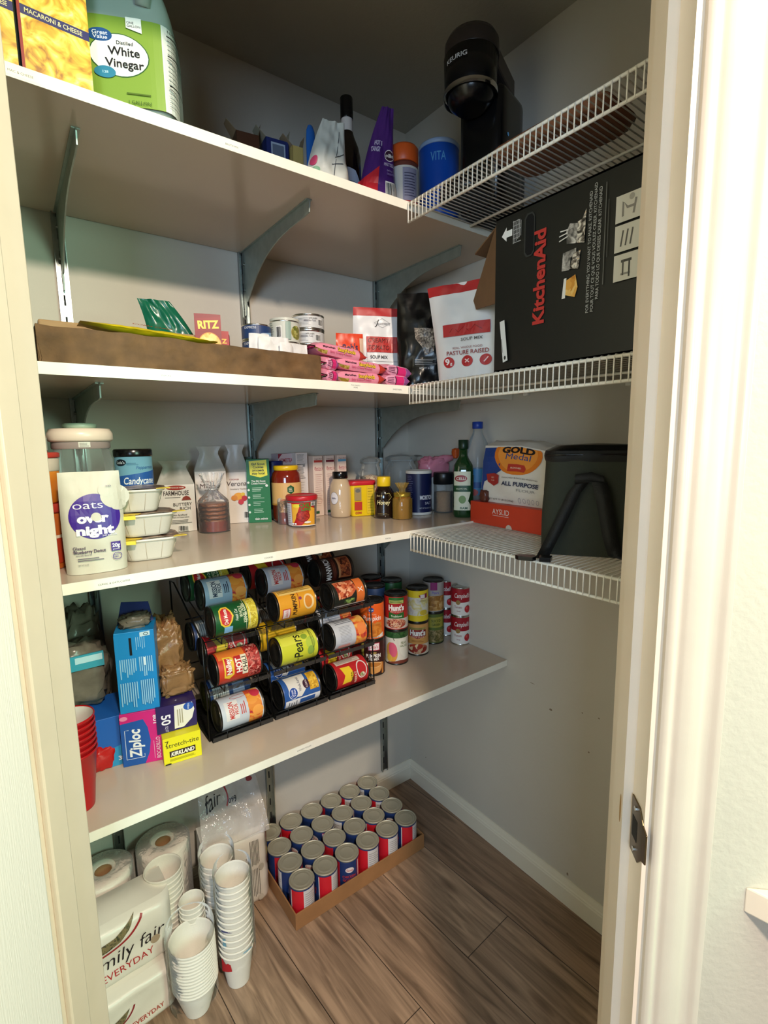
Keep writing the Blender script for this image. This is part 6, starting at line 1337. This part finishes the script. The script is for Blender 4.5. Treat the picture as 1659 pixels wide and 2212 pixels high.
# paper towel rolls
for k, (x, y, lb) in enumerate(((-.972, -.078, 'white paper towel roll standing upright, the right one of the pair'), (-1.122, -.085, 'white paper towel roll standing upright, the left one by the jamb'))):
    if k == 0:
        r0 = thing('paper_towel_roll', lb, 'paper roll', (x, y, z), 0, 'paper towel rolls on the floor')
        G().lathe([(.066, 0), (.069, .004), (.069, .272), (.066, .278), (.022, .279), (.0205, .276), (.020, .20)], M_paper, 48, capt=False).build('roll', r0)
        G().lathe([(.0200, .20), (.0200, .276), (.0185, .276), (.0185, .20)], M_card, 28, capb=True, capt=False).build('core', r0)
        G().lathe([(.0705, .0008), (.0705, .276), (.062, .2815), (.03, .2825)], M_film, 48, capb=False, capt=False).build('film_wrap', r0)
    else: dup(r0, (x, y, z), .4, lb)
# everyday paper packs at the left
def pack(name, label, cat, w, d, h, loc, rz, tilt, seed, art, m=None, group=None):
    t = thing(name, label, cat, loc, rz, group); m = m or mat('white_pack_film', '#ebe4da', .28, bump=.5, bscale=25)
    def f(u, v, l=0):
        x = 2*u/w; q = v/h
        rr = (1-max(0, abs(x)-.78)**2*9)*(1-max(0, abs(2*q-1)-.75)**2*6)
        n = noise.noise(Vector((u*16+seed, v*22, 1)))*.005
        return (u, -d/2*rr-l+n+tilt*q*h, v)
    g = G(); g.grid(lambda i, j: f((i-.5)*w, j*h), 26, 20, m)
    g.grid(lambda i, j: (lambda p: (p[0], d/2+.004*math.sin(j*3.1)*math.sin(i*3.1), p[2]))(f((.5-i)*w, j*h)), 10, 10, m)
    for s_ in (-1, 1): g.grid(lambda i, j, s_=s_: tuple(Vector(f(s_*w/2, j*h)).lerp(Vector((s_*w/2, d/2, j*h)), i if s_ > 0 else 1-i)+Vector((s_*.006*math.sin(i*3.1)*math.sin(j*3.1), 0, 0))), 8, 20, m)
    g.grid(lambda i, j: tuple(Vector(f((i-.5)*w, h)).lerp(Vector(((i-.5)*w, d/2, h)), j)+Vector((0, 0, .010*math.sin(j*3.1)*math.sin(i*3.1)))), 20, 8, m)
    g.grid(lambda i, j: tuple(Vector(f((.5-i)*w, 0)).lerp(Vector(((.5-i)*w, d/2, 0)), j)), 20, 4, m)
    g.build('wrapped_pack', t); G().art(art, lambda u, v, l: f(u, v, l+.001), .008, .0006, .0003).build('printed_front', t); return t
P_salad = photo('salad_plate', ['#2c2a20', '#5c5a3c', '#8c7c58', '#4a4434'], 60, .42, 'n')
a1 = A(12).poly([(-100, 118), (-20, 128), (26, 152), (10, 128), (-10, 112), (-40, 104), (-100, 100)], P_salad).ring(-60, 168, 108, 74, 5, '#a02026', 30, -88, -18).text('Family fair', -6, 78, 34, '#141118', 178, bold=-.004, slant=.25, rot=6).text('EVERYDAY', 2, 42, 17, '#b8262c', 112, bold=-.002, rot=4).ell(64, 66, 11, 10, '#b09a82')
a2 = A(12).poly([(-100, 62), (-30, 66), (6, 80), (-8, 54), (-50, 44), (-100, 44)], P_salad).ring(-56, 92, 76, 52, 4, '#8c2430', 30, -88, -12).text('Family fair', -50, 22, 22, '#141118', 108, bold=-.004, slant=.25, rot=4).text('EVERYDAY', 44, 34, 11, '#b03a2c', 70, rot=5)
pack('wrapped_towel_pack', 'white wrapped pack with black and red lettering, upper one on the floor at left', 'paper pack', .22, .115, .155, (-1.110, -.228, z+.1255), .05, .03, 2, a1)
pack('wrapped_napkin_pack', 'lower white wrapped pack with a smaller logo, beneath the other pack', 'paper pack', .24, .145, .124, (-1.124, -.240, z), .05, .018, 6, a2)
# tall plate pack
a = A(14).lines(34, 30, 62, 128, 6, '#3f3a36', 1.2, .2, True, 3).lines(34, 142, 62, 222, 7, '#3f3a36', 1.2, .12, True, 4).rect(22, 146, 24, 176, '#333').rect(20, 60, 22, 110, '#333').ell(66, 130, 8, 12, '#c4bdb0').ell(60, 32, 8, 10, '#cfc8bc').text('Y DAY', -20, 215, 9, '#a8343a', 46, rot=-90, bold=-.004).poly([(86, 120), (92, 120), (92, 236), (86, 230)], photo('pack_edge', ['#2a2016', '#8c2026', '#b89a3a', '#3a3a1c'], 60)).poly([(-92, 20), (-84, 20), (-84, 210), (-92, 214)], '#8c2026').line([(-92, 236), (0, 236), (86, 240)], .8, '#b8b0a4')
t = pack('tall_napkin_pack', 'tall white napkin pack with dark fine print, behind the foam cups', 'paper pack',   .185, .11, .245, (-.788, -.112, z), -.10, -.0, 9, a)
def wr(i, j):
    x = (i-.5)*.19*(1-.12*j); y = -.064+.105*j+.008*noise.noise(Vector((i*7, j*6, 2))); return (x, y, .244+.145*j**.75+.010*noise.noise(Vector((i*6, j*5, 8))))
G().grid(wr, 26, 18, film('wrap_film', '#efe9e2', .32, .1, .9, 45)).build('clear_wrap_top', t)
G().art(A(8).text('fair', -56, 96, 34, '#17131a', 50, bold=0, slant=.25, rot=10).text('099', 6, 84, 14, '#20202a', 24, bold=.01).ring(-20, 100, 16, 30, 4, '#a02a30', 16, -60, 60).ell(70, 120, 10, 6, '#9a3a38'), lambda u, v, l: (lambda p: (p[0], p[1]-l-.002, p[2]))(wr(u/.19+.5, min(1, max(0, v/.145)))), .01, .0012).build('printed_top', t)
# foam cup stacks
def foam(name, x, y, n, pitch, r0_, r1, h, wlab, grp, tilt=(0, 0)):
    first = None; tw = (r1-r0_)/h*pitch; wl = min(.0018, .5*tw); rt = min(.0014, .35*tw)
    for k in range(n):
        lb = 'white foam cup, number %s up in the stack %s' % (('one', 'two', 'three', 'four', 'five', 'six', 'seven', 'eight', 'nine', 'ten', 'eleven', 'twelve', 'thirteen', 'fourteen', 'fifteen', 'sixteen')[k], wlab)
        loc = (x+tilt[0]*pitch*k, y+tilt[1]*pitch*k, z+pitch*k)
        if first is None:
            first = thing(name, lb, 'cup', loc, 0, grp)
            G().lathe([(r0_, 0), (r0_+.0001, .001), (r1-.0003, h-.006), (r1, h-.005), (r1+.001, h-.0025), (r1, h), (r1-wl, h-.0005), (r1-wl-.0003, h-.006), (r0_-wl+.0006, .006), (.0005, .006)], M_foam, 40, capb=True, capt=False).build('cup', first)
            g = G(); g.tube([(math.cos(q*.157)*(r1+.0008), math.sin(q*.157)*(r1+.0008), h-.0025) for q in range(40)], .0014 if rt > .0007 else .0009, M_foam, 6, True); g.build('rim', first)
        else: dup(first, loc, .2*k, lb)
def sleeve(label, x, y, r, h, hb0=.06, twist=0):
    t = thing('plastic_sleeve', label, 'plastic sleeve', (x, y, z+.0), 0, 'clear plastic sleeves round the foam cups')
    def f(i, j):
        a_ = i*2*math.pi; n = 1+.035*noise.noise(Vector((math.cos(a_)*3, math.sin(a_)*3, j*9+x*7)))
        rr = r*n*(1 if j < .96 else 1-(j-.96)*1.5); return (rr*math.cos(a_), rr*math.sin(a_), hb0+(h-hb0)*j)
    G().grid(f, 60, 34, film('sleeve_film', '#ffffff', .0, .2, .6, 40, 1.13)).build('sleeve', t); return t
foam('foam_cup', -.866, -.335, 13, .0165, .0285, .0425, .104, 'standing in front, right group', 'foam cups in the front right stack', (.01, .02))
foam('foam_cup', -.872, -.232, 12, .0165, .0285, .0425, .104, 'behind the front right one', 'foam cups in the rear right stack')
t = sleeve('clear printed sleeve over the front right foam cup stack', -.862, -.326, .0478, .325)
G().art(A(10).rect(-52, 176, -24, 182, '#4a4a78').poly([(-58, 60), (-30, 66), (-34, 92), (-46, 84), (-58, 100)], '#b8202c').poly([(-26, 108), (24, 104), (24, 108), (-26, 113)], '#8fb4c4').poly([(-50, 130), (-40, 130), (-42, 160), (-50, 156)], '#6a9aae'), cyl(.0486), .005, .001).build('printed_marks', t)
sleeve('clear sleeve over the rear right foam cup stack', -.872, -.232, .0462, .315)
foam('foam_bowl', -.972, -.338, 14, .0085, .030, .052, .085, 'wide mouthed, at the left front', 'foam bowls in the left front stack', (-.01, .02))
foam('foam_bowl', -.998, -.192, 14, .0145, .029, .045, .105, 'against the towel roll', 'foam bowls in the left rear stack')
foam('foam_mug', -.950, -.262, 10, .014, .022, .030, .10, 'squeezed between two wider stacks', 'narrow foam cups between the stacks')
sleeve('clear sleeve over the wide foam bowls at left front', -.975, -.330, .0565, .235, .03)
